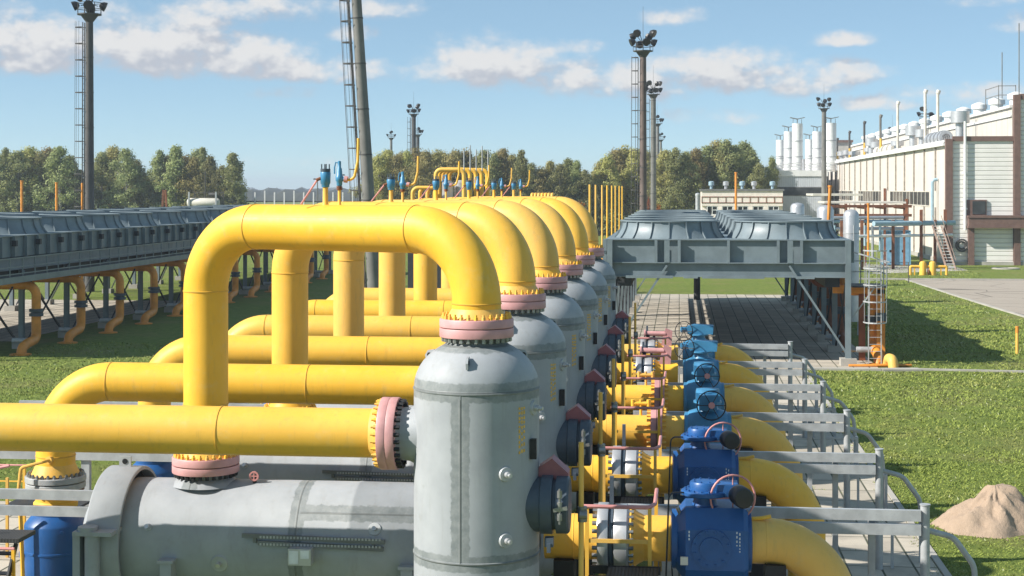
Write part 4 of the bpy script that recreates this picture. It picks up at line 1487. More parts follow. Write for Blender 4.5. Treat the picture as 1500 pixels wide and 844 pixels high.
def mast(px, depth, top, r0, r1, mat, ladder, label, lean=(0, 0), cage=False, lights=8, rusty=False, edge_on=True):
    x, y = spot(px, depth)
    root = empty('light_mast', (x, y, 0), label, 'light mast', 'floodlight masts')
    lx, ly = lean
    tp = Vector((lx, ly, top))
    MB().cyl((0, 0, 0), tp, r0, r1, seg=16).build('pole', mat, root)
    if ladder:
        l = MB()
        d = r0 + 0.35
        if edge_on:
            d = r0 + 0.14
        for dx, dy_ in (((-d, -0.21), (-d, 0.21)) if edge_on else ((-d, 0), (-d - 0.42, 0))):
            l.cyl((dx, dy_, 0.5), tp + Vector((dx + (r0 - r1) * 0.6, dy_, -0.6)), 0.045 if edge_on else 0.035, seg=6)
        k = 1.0
        while k < top - 1:
            f = k / top
            p = tp * f
            sh = (r0 - r1) * 0.6 * f
            if edge_on:
                l.bar(p + Vector((-d + sh, -0.21, 0)), p + Vector((-d + sh, 0.21, 0)), 0.03, 0.03)
            else:
                l.bar(p + Vector((-d + sh, 0, 0)), p + Vector((-d - 0.42 + sh, 0, 0)), 0.03, 0.03)
            k += 0.45
        k = 2.0
        while k < top - 0.8:
            f = k / top
            p = tp * f
            sh = (r0 - r1) * 0.6 * f
            l.bar(p + Vector((0, 0.0, 0)), p + Vector((-d + sh, 0, 0)), 0.05, 0.06)
            l.ring(p + Vector((0, 0, -.04)), p + Vector((0, 0, .04)), r0 * (1 - f) + r1 * f - .01, r0 * (1 - f) + r1 * f + 0.03, 12)
            k += 2.9
        l.build('ladder', 'mast_dark', root)
        if cage:
            c = MB()
            k = 3.0
            w_ = cage
            while k < top - 0.5:
                f = k / top
                p = tp * f
                sh = (r0 - r1) * 0.6 * f
                arc = [(-d + 0.02 + sh - w_ * math.sin(PI * q / 8), 0.42 * math.cos(PI * q / 8)) for q in range(9)]
                for u_, v_ in zip(arc[:-1], arc[1:]):
                    c.bar(p + Vector((u_[0], u_[1], 0)), p + Vector((v_[0], v_[1], 0)), 0.02, 0.07)
                k += 1.35
            for q in (1, 3, 4, 5, 7):
                a0 = Vector((-d + 0.02 - w_ * math.sin(PI * q / 8), 0.42 * math.cos(PI * q / 8), 3.0))
                a1 = tp * ((top - .5) / top) + Vector((-d + .02 + (r0 - r1) * .6 - w_ * math.sin(PI * q / 8), 0.42 * math.cos(PI * q / 8), 0))
                c.cyl(a0 + tp * (3.0 / top) * Vector((1, 1, 0)), a1, 0.014, seg=5)
            c.build('cage', 'mast_dark', root)
    # crown: platform, rail, lamps, lightning rod
    pf = MB()
    pf.cyl(tp + Vector((0, 0, -0.6)), tp, r1, 0.75, seg=12).cyl(tp, tp + Vector((0, 0, 0.1)), 1.0, seg=12)
    for k in range(8):
        a = k * PI / 4
        b_ = a + PI / 4
        p, q = tp + Vector((math.cos(a), math.sin(a), 0)), tp + Vector((math.cos(b_), math.sin(b_), 0))
        pf.bar(p, p + Vector((0, 0, 1.0)), 0.05, 0.05)
        for z in (0.5, 1.0):
            pf.bar(p + Vector((0, 0, z)), q + Vector((0, 0, z)), 0.05, 0.05)
    pf.cyl(tp, tp + Vector((0, 0, 4.6)), 0.03, 0.015, seg=6)
    po = pf.build('platform', 'mast_dark', root)
    fl = MB()
    rn = random.Random(int(px))
    for k in range(lights):
        a = k * 2 * PI / lights + 0.3
        d = Vector((math.cos(a), math.sin(a), 0))
        c = tp + d * 1.15 + Vector((0, 0, 0.65 + 0.9 * (k % 2) + rn.uniform(0, .3)))
        floodlight(fl, c, d + Vector((0, 0, -0.45)), 1.15)
        fl.bar(c - d * 0.45, tp + d * 0.1 + Vector((0, 0, 0.9)), 0.06, 0.06)
    fl.build('floodlights', 'lamp_black', root)
    if rusty:
        MB().cyl((-r0 - 0.12, -0.25, 0), (-r0 - 0.1, -0.25, 9.0), 0.1, seg=8).build('cable_duct', 'orange_paint', root)
    return root


mast(131, 130, 22.9, 0.42, 0.30, 'mast_dark', True, 'tall dark floodlight mast with caged ladder behind the long dark cooler', lean=(0, 0), cage=0.75, rusty=True)
mast(551, 100, 23.5, 0.46, 0.30, 'mast_concrete', True, 'thick grey leaning mast with caged ladder rising behind the overhead bends', lean=(-1.45, 0), cage=0.62, lights=8, edge_on=True)
mast(942, 160, 22.5, 0.42, 0.32, 'mast_rusty', True, 'tall rust brown floodlight mast with ladder behind the grey fan rings', cage=0.7)
mast(957, 245, 23.2, 0.50, 0.40, 'mast_concrete', True, 'pale concrete floodlight mast just right of the rust brown one', cage=0.7)
mast(963.5, 355, 23.2, 0.46, 0.34, 'mast_concrete', False, 'third floodlight mast in the line behind the rust brown one', lights=5)
mast(968, 470, 23.2, 0.46, 0.34, 'mast_concrete', False, 'farthest and smallest floodlight mast in the line by the rust brown one', lights=4)
mast(606, 314, 23.4, 0.55, 0.42, 'mast_dark', True, 'dark floodlight mast over the trees right of the leaning mast', cage=0.7)
mast(612, 380, 21.6, 0.5, 0.4, 'mast_dark', True, 'dimmer floodlight mast standing close behind another dark mast', lights=5)
mast(573, 460, 23.4, 0.46, 0.36, 'mast_concrete', False, 'thin distant floodlight mast just right of the leaning mast', lights=4)
mast(1207, 290, 23.3, 0.5, 0.40, 'mast_concrete', False, 'floodlight mast among the white stacks on the far hall', lights=6)
mast(1356, 260, 20.0, 0.3, 0.25, 'mast_concrete', False, 'floodlight mast rising behind the long cream hall', lights=5)
mast(1307, 330, 19.5, 0.3, 0.25, 'mast_concrete', False, 'distant floodlight pole barely above the roof of the cream hall', lights=4)


# ------------------------------------------------------------------ orange vent poles left of the grey cooler
k = 0
for y in (86.5, 92.7, 100.5, 107.5, 115, 121.5, 129.5, 136):
    r_ = empty('vent_pole', (-4.9, y, 0), 'thin orange vent pole in the row left of the grey cooler', 'pole', 'thin orange vent poles')
    MB().cyl((0, 0, 0), (0, 0, 8.75), 0.065, seg=10).build('pole', 'yellow_paint', r_)
    MB().cyl((0, 0, 4.6), (1.5, 0.2, 4.6), 0.07, seg=8).cyl((0, 0, 3.6), (1.5, 0.2, 3.6), 0.06, seg=8).build('branch', 'orange_paint', r_)
    k += 1

# yellow loop manifold seen over the bends
r_ = empty('loop_manifold', (-17.4, 120, 0), 'cluster of yellow looped pipes around silver drums beyond the overhead bends', 'pipework')
for k in range(5):
    MB().tube(bend([(-1.3 + k * .1, k * 1.1, 6.9), (-1.3 + k * .1, k * 1.1, 10.0), (0.9 + k * .32, k * 1.1, 10.0), (0.9 + k * .32, k * 1.1, 6.0)], 0.45, 6), 0.17, 12).build('loop_pipe', 'yellow_paint', r_)
for k in range(4):
    MB().tube(bend([(-3.2 + k * 0.42, 0.5 + k, 4), (-3.2 + k * 0.42, 0.5 + k, 8.6), (-1.4, 0.5 + k, 8.6)], 0.45, 6), 0.15, 12).build('loop_pipe', 'yellow_paint', r_)
for k, x in enumerate((-0.7, 0.35)):
    MB().lathe([(0.3, 4.0), (0.55, 4.2), (0.55, 9.0), (0.3, 9.2)], (x, 1.5 + k, 0), seg=20).lathe([(0.56, 7.4), (0.58, 7.4), (0.58, 7.65), (0.56, 7.65)], (x, 1.5 + k, 0), seg=20, mat=1, caps=False).build('silver_drum', ['silver', 'dark_steel'], r_)
for k in range(5):
    MB().cyl((0.9 + k * 0.33, k * 1.1, 9.9), (0.9 + k * 0.33, k * 1.1, 11.6 + 0.3 * (k % 2)), 0.05, seg=6).build('vent_spike', 'steel', r_)
MB().span((-3.5, 0, 0), (2.6, 6, 4.0)).span((-3.6, -0.1, 4.0), (2.7, 6.1, 4.1)).build('plinth', 'cooler_dark', r_)

# row of small yellow pipe ends behind the farthest bend
r_ = empty('loop_manifold', (spot(793, 150)[0], spot(793, 150)[1], 0), 'low row of yellow pipe ends behind the farthest overhead bend', 'pipework')
for k in range(7):
    MB().tube(bend([(-0.9 + k * 0.32, 0, 3), (-0.9 + k * 0.32, 0, 8.0), (-0.9 + k * 0.32, 1.6, 8.0)], 0.3, 5), 0.15, 10).build('loop_pipe', 'yellow_paint', r_)

# orange posts and rusty frame behind the left cooler
for px, top, lab in ((32, 9.3, 'left of two slim orange posts behind the left cooler'), (83, 9.1, 'right of two slim orange posts behind the left cooler')):
    x, y = spot(px, 165)
    r_ = MB().cyl((0, 0, 0), (0, 0, top), 0.14, seg=10).cyl((0, 0, top), (0, 0, top + 0.1), 0.18, seg=10).build('vent_post', 'orange_paint')
    r_.location = (x, y, 0)
    tag(r_, lab, 'pole', 'slim orange posts')
x, y = spot(241, 165)
r_ = empty('rusty_trestle', (x, y, 0), 'rusty A shaped trestle behind the left cooler', 'frame')
MB().bar((-0.6, 0, 0), (-0.1, 0, 8.4), 0.22, 0.22).bar((0.6, 0, 0), (0.1, 0, 8.4), 0.22, 0.22).build('leg', 'rust', r_)
MB().bar((-0.3, 0, 7.0), (0.3, 0, 7.0), 0.12, 0.12).bar((-0.5, 0, 6.2), (0.5, 0, 6.2), 0.15, 0.15).span((-0.7, -0.2, 5.9), (0.8, 0.2, 6.05)).build('cross_tie', 'rust', r_)

x, y = spot(298, 165)
r_ = empty('storage_tank', (x, y, 0), 'old stained white tank lying on a frame with railing by the trees', 'tank')
MB().lathe([(0.1, -1.75), (0.38, -1.68), (0.5, -1.5), (0.5, 1.5), (0.38, 1.68), (0.1, 1.75)], (0, 0, 7.05), (1, 0, 0), 24).build('shell', 'old_white', r_)
MB().span((-1.7, -0.4, 6.35), (1.8, 0.4, 6.55)).build('frame', 'mast_dark', r_)
for px_ in (-1.4, 1.5):
    MB().bar((px_, -0.5, 0), (px_, -0.5, 8.2), 0.16, 0.16).build('post', 'steel', r_)
q = MB()
for z in (7.75, 8.1):
    q.bar((-1.0, 0, z), (2.2, 0, z), 0.05, 0.06)
for k in range(7):
    q.bar((-1.0 + k * 0.53, 0, 7.5), (-1.0 + k * 0.53, 0, 8.3), 0.05, 0.05)
for k in range(8):
    q.bar((1.95, 0, 6.4 + k * 0.25), (2.3, 0, 6.4 + k * 0.25), 0.04, 0.04)
q.cyl((0.2, 0, 7.5), (0.2, 0, 10.4), 0.05, seg=6).cyl((0.6, 0, 7.9), (1.5, 0, 7.9), 0.2, seg=10)
q.build('railing', 'mast_dark', r_)

# post fence on the horizon side
fx0, fx1 = spot(345, 300), spot(545, 300)
fe = empty('perimeter_fence', (fx0[0], fx0[1], 0), 'distant fence of tall pale posts in front of the far woods', 'fence')
dv = Vector((fx1[0] - fx0[0], fx1[1] - fx0[1], 0))
for k in range(15):
    p = dv * (k / 14)
    MB().bar(p, p + Vector((0, 0, 7.9 if k % 3 else 8.2)), 0.24, 0.24).build('post', 'white_paint', fe)
q = MB()
for z in (6.1, 5.5, 4.5, 3.5, 2.5, 1.5):
    q.bar(Vector((0, 0, z)), dv + Vector((0, 0, z)), 0.08, 0.12 if z < 6 else 0.25)
q.build('rail', 'mast_dark', fe)
for px, tp_ in ((465, 11.0), (499, 12.0)):
    x, y = spot(px, 380)
    r_ = empty('lamp_post', (x, y, 0), 'thin distant lamp post left of the leaning mast, %s' % ('the shorter one' if px == 465 else 'the taller one'), 'lamp post', 'thin distant lamp posts')
    MB().cyl((0, 0, 0), (0, 0, tp_), 0.22, 0.12, seg=8).build('pole', 'mast_concrete', r_)
    MB().bar((-0.7, 0, tp_), (0.7, 0, tp_), 0.15, 0.15).lathe([(0.1, 0), (0.35, -0.1), (0.35, -0.35)], (-0.7, 0, tp_ + .1), seg=8).lathe([(0.1, 0), (0.35, -0.1), (0.35, -0.35)], (0.7, 0, tp_ + .1), seg=8).build('lamp_head', 'mast_dark', r_)

# ------------------------------------------------------------------ long cream hall on the right
BX, BY0, BY1 = 30.0, 180.0, 350.0
hall = empty('compressor_hall', (BX, BY0, 0), 'long cream industrial hall with corrugated cladding and brown corner trims', 'building')
E0 = 13.65
LB = BY1 - BY0
# side wall with window openings (a real recess behind every strip)
wz0, wz1 = 6.5, 8.15
strips = [(13.5, 49), (59, 89), (96.5, 137), (145, 166)]
wl = MB()
wl.span((0, 0, 0.5), (0.4, LB, wz0)).span((0, 0, wz1), (0.4, LB, E0))
prev = 0
for a, b_ in strips + [(LB, LB)]:
    wl.span((0.0, prev, wz0 + .002), (0.4, a, wz1 - .002))
    prev = b_
wl.build('side_wall', 'cream_panel', hall)
MB().span((-0.12, 0, 0), (0.3, LB, 0.5)).build('plinth', 'concrete', hall)
for n_, (a, b_) in enumerate(strips):
    q = MB().span((-0.06, a, wz0 - 0.12), (0.3, b_, wz0 + 0.02)).span((-0.04, a, wz1 - 0.02), (0.3, b_, wz1 + 0.1))
    cnt = max(4, int((b_ - a) / 3.2))
    for k in range(cnt + 1):
        y = a + (b_ - a) * k / cnt
        q.span((-0.035, y - 0.10, wz0), (0.3, y + 0.10, wz1))
    wo = q.build('window', 'cream_upper', hall)
    g = MB()
    rn = random.Random(n_)
    for k in range(cnt):
        y0, y1 = a + (b_ - a) * k / cnt + 0.12, a + (b_ - a) * (k + 1) / cnt - 0.12
        lit = rn.random() < 0.72 and not (n_ == 0 and k < 5)
        g.span((-0.01, y0, wz0 + .02), (0.03, y1, wz1 - .02), 0 if lit else 1)
        g.bar((-0.01, (y0 + y1) / 2, wz0 + .02), (-0.01, (y0 + y1) / 2, wz1 - .02), 0.08, 0.03, 2)
    g.build('pane', ['grey_panes', 'glass_dark', 'brown_trim'], wo)
sm_lo = MB().span((-0.2, -0.08, 0.5), (0.02, 0.08, wz0 - 0.15)).mesh('seam_strip', 'seam_dark')
sm_hi = MB().span((-0.2, -0.08, wz1 + 0.12), (0.02, 0.08, E0 - 0.3)).mesh('seam_strip', 'seam_dark')
for k in range(1, 20):
    for me_ in (sm_lo, sm_hi):
        o = bpy.data.objects.new('seam_strip', me_)
        COL.objects.link(o)
        o.parent = hall
        o.location = (0, k * 8.5, 0)
# eaves and gutter
MB().span((-0.35, 0.9, E0), (1.2, LB, E0 + 0.35)).span((-0.5, 0.9, E0 - 0.25), (-0.1, LB, E0 + 0.12)).build('eaves', 'white_paint', hall)
MB().span((0.4, 0.4, E0 - 0.2), (6.9, LB, E0 + 0.1)).build('low_roof', 'roof_grey', hall)
# front of the aisle
fw = MB()
fw.span((0.42, -0.02, 0.4), (7.0, 0.4, E0 + 0.2))
fw.build('front_wall', 'cream_siding', hall)
tr = MB()
tr.span((-0.35, -0.35, 0), (0.40, 0.45, E0 + 0.45))
tr.span((0.42, -0.2, E0 + 0.2), (7.05, 0.45, E0 + 0.75))
tr.span((7.05, -0.4, 0), (7.75, 0.4, 19.0))
tr.build('corner_trim', 'brown_trim', hall)
MB().span((7.75, -0.1, 0.3), (24, 0.4, 18.5)).build('front_wall', 'cream_siding', hall)
MB().span((7.75, -0.3, 18.5), (24.2, 0.42, 19.1)).build('parapet', 'brown_trim', hall)
MB().span((0.5, -0.25, 0), (24, -0.02, 0.4)).build('plinth', 'concrete', hall)
# brown duct, window, pilaster on the front
MB().span((2.0, -1.2, 4.4), (24, -0.03, 5.3)).span((1.9, -1.3, 5.3), (24, -0.03, 5.55)).span((1.9, -1.3, 4.15), (24, -0.03, 4.4)).build('duct_band', 'brown_trim', hall)
MB().span((2.05, -0.6, 0), (2.7, -0.03, 4.15)).build('pilaster', 'brown_trim', hall)
wo = MB().span((1.9, -0.25, 5.55), (4.1, -0.03, 7.3)).build('window', 'brown_trim', hall)
MB().span((2.55, -0.3, 5.7), (3.95, -0.26, 7.15)).build('pane', 'glass_dark', wo)
MB().tube([(1.75, -0.3, 3.9), (1.75, -0.3, E0 + 2.4)], 0.16, 10).span((1.55, -0.4, 10.2), (1.95, -0.03, 10.4)).span((1.55, -0.4, 6.2), (1.95, -0.03, 6.4)).build('downpipe', 'white_paint', hall)
q = MB().ring((1.4, -0.35, 2.2), (1.4, -0.25, 2.2), 0.55, 0.75, 20).ring((1.4, -0.22, 2.2), (1.4, -0.12, 2.2), 0.3, 0.5, 16)
q.build('hose_reel', 'mast_dark', hall)
# high hall behind the aisle
UE0 = 17.6
MB().span((7.0, 0.45, E0 - 0.4), (7.4, LB, UE0)).build('upper_wall', 'cream_upper', hall)
MB().span((6.7, 0.45, UE0), (8.6, LB, UE0 + 0.3)).span((6.8, 0.45, UE0 - 1.0), (7.0, LB, UE0 - 0.8)).build('upper_eaves', 'white_paint', hall)
MB().span((7.4, 0.45, UE0 + .1), (24, LB, UE0 + 0.28)).span((23.6, 0.4, 0), (24, LB, UE0)).span((0.4, LB - .4, 0), (24, LB, E0)).build('upper_roof', 'roof_grey', hall)
# far end block with brown frame
MB().span((0.1, LB + 0.1, 0), (7, LB + 8, 15.6)).build('end_block', 'grey_siding', hall)
MB().span((0.0, LB - 6.2, E0 + 0.4), (7.0, LB - 5.8, E0 + 4.9)).build('roof_house', 'grey_flat', hall)
MB().span((-0.2, LB - 6.6, E0 + 4.9), (7.2, LB - 5.6, E0 + 5.4)).span((-0.35, LB - 6.8, 0), (0.3, LB + 0.4, E0 + 5.2)).build('corner_trim', 'brown_trim', hall)
# ridge ventilators (drum row) on the high roof
for k in range(14):
    y = 6 + k * 11.2
    MB().lathe([(0.75, 0), (0.75, 1.0), (1.0, 1.05), (1.0, 1.6), (0.3, 1.9)], (8.6, y, UE0 + 0.2), seg=14).build('roof_vent', 'white_paint', hall)
# vents and pipes on the low roof, each its own part
for (y, h, r) in ((2.0, 3.6, 1.05), (36, 2.8, 0.9), (44, 3.6, 1.1), (86, 2.6, 0.9), (92, 3.4, 1.05), (96, 1.9, 0.8), (140, 2.3, 1.0), (118, 1.8, 1.1), (150, 2.6, 1.0), (131, 2.3, 0.9), (60, 2.0, 1.0)):
    x = 1.6 if y < 30 else 2.5
    MB().lathe([(r * 0.5, 0), (r * 0.5, h * 0.6), (r, h * 0.62), (r, h * 0.98), (r * 0.4, h)], (x, y, E0 + 0.1), seg=16).build('roof_vent', 'silver', hall)
for (y, h, m_) in ((56, 7.5, 'old_white'), (76, 6.5, 'mast_concrete'), (98, 6.4, 'mast_dark'), (122, 5.6, 'mast_dark'), (145, 5.0, 'mast_dark'), (30, 7.6, 'old_white'), (20, 6.9, 'old_white')):
    MB().cyl((2.0, y, E0), (2.0, y, E0 + h), 0.19, seg=10).cyl((2.0, y, E0 + h - 0.2), (2.15, y, E0 + h + 0.25), 0.27, seg=10).build('exhaust_pipe', m_, hall)
    if m_ != 'old_white':
        MB().cyl((2.0, y - .5, E0), (2.0, y - .5, E0 + h * 0.45), 0.2, seg=8).build('gas_pipe', 'letter_yellow', hall)
q = MB()
for k in range(9):
    q.ring((2.2, 15 + k * 1.4, E0 + 1.1), (2.2, 15.9 + k * 1.4, E0 + 1.1), 0.5, 0.95 if k % 2 else 0.85, 14)
q.build('bellows_duct', 'silver', hall)
q = MB()
for k in range(4):
    q.cyl((2.6, 62 + k * 6, E0 + 1.0), (2.6, 66 + k * 6, E0 + 1.0), 0.8, seg=14)
q.build('roof_drum', 'old_white', hall)
q = MB()
for y in (14, 22):
    for x in (8.2, 10.2):
        q.bar((x, y, UE0), (x, y, UE0 + 3.4), 0.08, 0.08)
for z in (2.2, 3.3):
    q.bar((8.2, 14, UE0 + z), (8.2, 22, UE0 + z), 0.08, 0.08).bar((8.2, 14, UE0 + z), (10.2, 14, UE0 + z), 0.08, 0.08)
q.cyl((9, 16, UE0 + 3), (9, 16, UE0 + 7.5), 0.06, seg=6).cyl((7.7, 0.2, 19), (7.7, 0.2, 27), 0.06, seg=6)
q.build('roof_guard', 'mast_concrete', hall)
for y in (31, 53, 94, 128, 142):
    MB().bar((-0.25, y, 0.5), (-0.25, y, 8.6 if y != 31 else 7.2), 0.3, 0.5).build('wall_post', 'rust' if y in (31, 53) else 'white_paint', hall)
MB().tube(bend([(-0.1, 7, 9.6), (-0.7, 7, 9.6), (-0.7, 7, 4.6)], 0.4, 6), 0.2, 12).build('wall_pipe', 'pale_blue', hall)

# ------------------------------------------------------------------ pipe rack and small things before the hall
pr = empty('pipe_rack', (20.3, 168, 0), 'pale blue and white pipes carried on rusty posts before the cream hall', 'pipe rack')
MB().tube([(0, 0, 4.85), (9.3, 6, 4.85)], 0.28, 14).build('blue_pipe', 'pale_blue', pr)
MB().tube([(-2.5, -1, 3.55), (9.0, 5.6, 3.55)], 0.16, 10).build('lower_pipe', 'white_paint', pr)
for k, (x, y) in enumerate(((-1.2, 0), (2.2, 1.5), (5.4, 3.4), (7.0, 4.4), (8.2, 5.2), (-3.4, -1))):
    MB().bar((x, y, 0), (x, y, 6.3 if k in (2, 4) else 5.2), 0.3, 0.3).build('post', 'rust', pr)
q = MB()
for z in (5.6, 6.6):
    q.bar((-4.3, 8, z), (5.2, 9, z), 0.25, 0.3)
for k in range(5):
    q.bar((-4 + k * 2.1, 9, 0), (-4 + k * 2.1, 9, 6.88), 0.22, 0.22)
    q.bar((-4 + k * 2.1, 9, 6.4), (-4 + k * 2.1, 17, 6.4), 0.2, 0.25)
q.build('rack_frame', 'rust', pr)
MB().span((-4.3, 9, 6.9), (4.6, 17, 7.1)).build('canopy', 'old_white', pr)
MB().span((-4.6, 20, 7.7), (1.2, 30, 7.95)).build('canopy', 'old_white', pr)
q = MB()
for z, m_ in ((4.2, 0), (5.0, 1), (5.4, 0)):
    q.tube([(-5, 3.2, z), (4, 7.0, z)], 0.18, 8, m_)
for k in range(8):
    q.cyl((-4.5 + k * 0.8, 3.4, 1.2 + (k % 3) * 0.6), (-4.5 + k * 0.8, 3.4, 4.6), 0.14, seg=8, mat=k % 2)
q.build('branch_pipe', ['silver', 'pale_blue'], pr)
for (px, dep, base, top, tilt) in ((1207, 105, 0, 8.6, 0.4), (1272, 150, 2, 7.0, 0)):
    x, y = spot(px, dep)
    o = MB().cyl((0, 0, base), (tilt, 0, top), 0.11 if dep < 110 else 0.1, seg=8).cyl((tilt, 0, top), (tilt, 0, top + 0.15), 0.15, seg=8).build('vent_post', 'orange_paint')
    o.location = (x, y, 0)
    tag(o, 'slim orange post %s' % ('beside the silver tanks right of the grey cooler' if dep < 110 else 'standing by the pipe rack before the hall'), 'pole', 'slim orange posts')

ct = empty('equipment_container', (22.5, 179.6 - 2.0, 0), 'blue steel equipment container with double doors under the pipe rack', 'container')
MB().span((0, 0, 0.3), (2.95, 2.4, 3.75)).build('body', 'container_side', ct)
MB().span((-0.05, -0.05, 3.75), (3.0, 2.45, 3.9)).span((-0.05, -0.05, 0.12), (3.0, 2.45, 0.3)).span((-0.05, -0.05, 0.3), (0.12, 0.1, 3.75)).span((2.83, -0.05, 0.3), (3.0, 0.1, 3.75)).build('frame', 'blue_container', ct)
for x in (0.16, 1.52):
    d_ = MB().span((x, -0.07, 0.4), (x + 1.28, -0.002, 3.6)).build('door', 'blue_container', ct)
    MB().span((x + 0.5, -0.1, 1.5), (x + 0.8, -0.072, 1.75)).build('handle', 'dark_steel', d_)

stc = empty('steel_stair', (27.0, 169, 0), 'pale steel stair leaning against the pipe rack before the hall', 'stairs')
q = MB()
for k in range(14):
    z = 0.25 + k * 0.33
    q.span((0.0 + (13 - k) * 0.0 - k * 0.1 + 1.0, k * 0.05, z), (0.9 - k * 0.1 + 1.0, 0.3 + k * 0.05, z + 0.06))
q.build('tread', 'white_paint', stc)
q = MB()
for x in (1.0, 1.9):
    q.bar((x, 0, 0), (x - 1.4, 0.7, 4.7), 0.08, 0.2)
    q.bar((x, 0, 1.0), (x - 1.4, 0.7, 5.7), 0.06, 0.06)
q.build('stringer', 'stair_brown', stc)

ym = empty('ground_manifold', (22.6, 158.4, 0), 'low orange yellow pipe manifold with two upright stubs on the grass before the hall', 'pipework')
MB().tube(bend([(0.1, 0, 0), (0.1, 0, 0.85), (3.6, 0, 0.85), (3.6, 0, 0)], 0.15, 4), 0.14, 10).build('header', 'yellow_paint', ym)
for x in (1.3, 2.25):
    MB().lathe([(0.33, -0.1), (0.33, 1.15), (0.27, 1.3), (0.1, 1.38)], (x, 0, 0), seg=16).build('upright_stub', 'yellow_paint', ym)
MB().cyl((1.75, -0.1, 0.3), (1.85, -0.1, 0.3), 0.3, seg=14).build('blind', 'rust', ym)
MB().bar((0.5, 0, 0), (0.5, 0, 0.8), 0.12, 0.12).bar((3.05, 0, 0), (3.05, 0, 0.85), 0.12, 0.12).build('leg', 'yellow_paint', ym)

mp_ = empty('marker_post', (17.29, 83.08, 0), 'lone yellow marker post on the grass beyond the sand heap', 'post')
MB().cyl((0, 0, 0), (0, 0, 1.4), 0.085, seg=12).build('post_body', 'yellow_paint', mp_)
MB().cyl((0, 0, 1.10), (0, 0, 1.44), 0.089, seg=12).build('cap', 'orange_paint', mp_)
x, y = spot(1331, 142)
r_ = empty('sign_post', (x, y, 0), 'thin dark stake on the grass below the blue container', 'post')
MB().cyl((0, 0, 0), (0, 0, 1.9), 0.05, seg=6).build('stake', 'mast_dark', r_)

# three silver tanks right of the grey cooler
for (x, y, lab) in ((9.95, 93, 'nearest of three upright silver tanks behind the right end of the grey cooler'), (10.75, 118, 'middle of three upright silver tanks behind the grey cooler'), (10.2, 138, 'farthest of three upright silver tanks behind the grey cooler')):
    r_ = empty('upright_tank', (x, y, 0), lab, 'tank', 'upright silver tanks')
    s = 1.0 if y < 100 else 1.35
    MB().lathe([(0.46 * s, 0.8), (0.46 * s, 6.9), (0.42 * s, 7.1), (0.3 * s, 7.25), (0.05, 7.32)], seg=28).build('shell', 'silver', r_)
    MB().lathe([(0.465 * s, 5.9), (0.475 * s, 5.9), (0.475 * s, 5.95), (0.465 * s, 5.95)], seg=28, caps=False).build('band', 'steel', r_)
    for a in range(3):
        MB().bar((0.4 * s * math.cos(a * 2.1), 0.4 * s * math.sin(a * 2.1), 0), (0.4 * s * math.cos(a * 2.1), 0.4 * s * math.sin(a * 2.1), 0.9), 0.1, 0.1).build('leg', 'steel', r_)
    MB().cyl((0.1, -0.45 * s, 5.2), (0.1, -0.45 * s, 5.2001 + 1.2), 0.03, seg=6).bar((-0.2, -0.48 * s, 2.6), (0.3, -0.48 * s, 2.6), 0.05, 0.4).build('gauge', 'steel', r_)

# ------------------------------------------------------------------ low office building and far hall with stacks
ob = empty('office_building', (3.2, 230, 0), 'low beige office block with a red brown patterned band and roof vents', 'building')
MB().span((0, 0, 0), (11.7, 9, 4.7)).span((0, 0.35, 4.7), (11.7, 9, 8.2)).span((0, 0, 6.05), (11.7, 0.348, 8.2)).build('wall', 'office_wall', ob)
MB().span((-0.15, -0.15, 8.2), (11.9, 9.1, 8.5)).build('roof', 'roof_grey', ob)
q = MB()
for z in (6.45, 7.3):
    q.span((0, -0.06, z), (11.7, -0.003, z + 0.12))
for k in range(11):
    q.span((k * 1.16, -0.05, 6.57), (k * 1.16 + 0.1, -0.003, 7.3))
q.build('patterned_band', 'rust', ob)
for k in range(5):
    x = 0.8 + k * 2.2
    wo = MB().span((x, 0.05, 4.72), (x + 1.55, 0.3, 4.84)).span((x, 0.05, 5.93), (x + 1.55, 0.3, 6.04)).span((x, 0.05, 4.84), (x + 0.1, 0.3, 5.93)).span((x + 0.72, 0.05, 4.84), (x + 0.82, 0.3, 5.93)).span((x + 1.45, 0.05, 4.84), (x + 1.55, 0.3, 5.93)).span((x + 0.82, 0.06, 5.4), (x + 1.45, 0.28, 5.5)).build('window', 'white_paint', ob)
    MB().span((x + 0.1, 0.2, 4.84), (x + 1.45, 0.24, 5.93)).build('pane', 'glass_dark', wo)
    if k < 4:
        MB().span((x + 1.57, 0.02, 4.72), (x + 2.18, 0.34, 6.04)).build('pier', 'office_wall', ob)
for k, x in enumerate((1.5, 3.6, 6.0, 7.7, 10.4)):
    MB().lathe([(0.22, 0), (0.22, 0.5), (0.42, 0.52), (0.42, 1.05), (0.2, 1.15)], (x, 3, 8.5), seg=14).build('roof_vent', 'pale_blue' if k % 2 == 0 else 'silver', ob)
x, y = spot(1078, 205)
o = MB().cyl((0, 0, 0), (0, 0, 10.6), 0.16, seg=10).cyl((0, 0, 10.6), (0, 0, 10.7), 0.2, seg=10).build('vent_post', 'orange_paint')
o.location = (x, y, 0)
tag(o, 'tall orange yellow post in front of the beige office block', 'pole', 'slim orange posts')
x, y = spot(1022, 200)
o = MB().cyl((0, 0, 0), (0, 0, 7.6), 0.28, seg=12).lathe([(0.28, 7.6), (0.32, 7.65), (0.3, 7.9), (0.1, 8.0)], seg=12).build('flue_pipe', 'steel')
o.location = (x, y, 0)
tag(o, 'short grey flue pipe with rounded cap left of the beige office block', 'pipe')

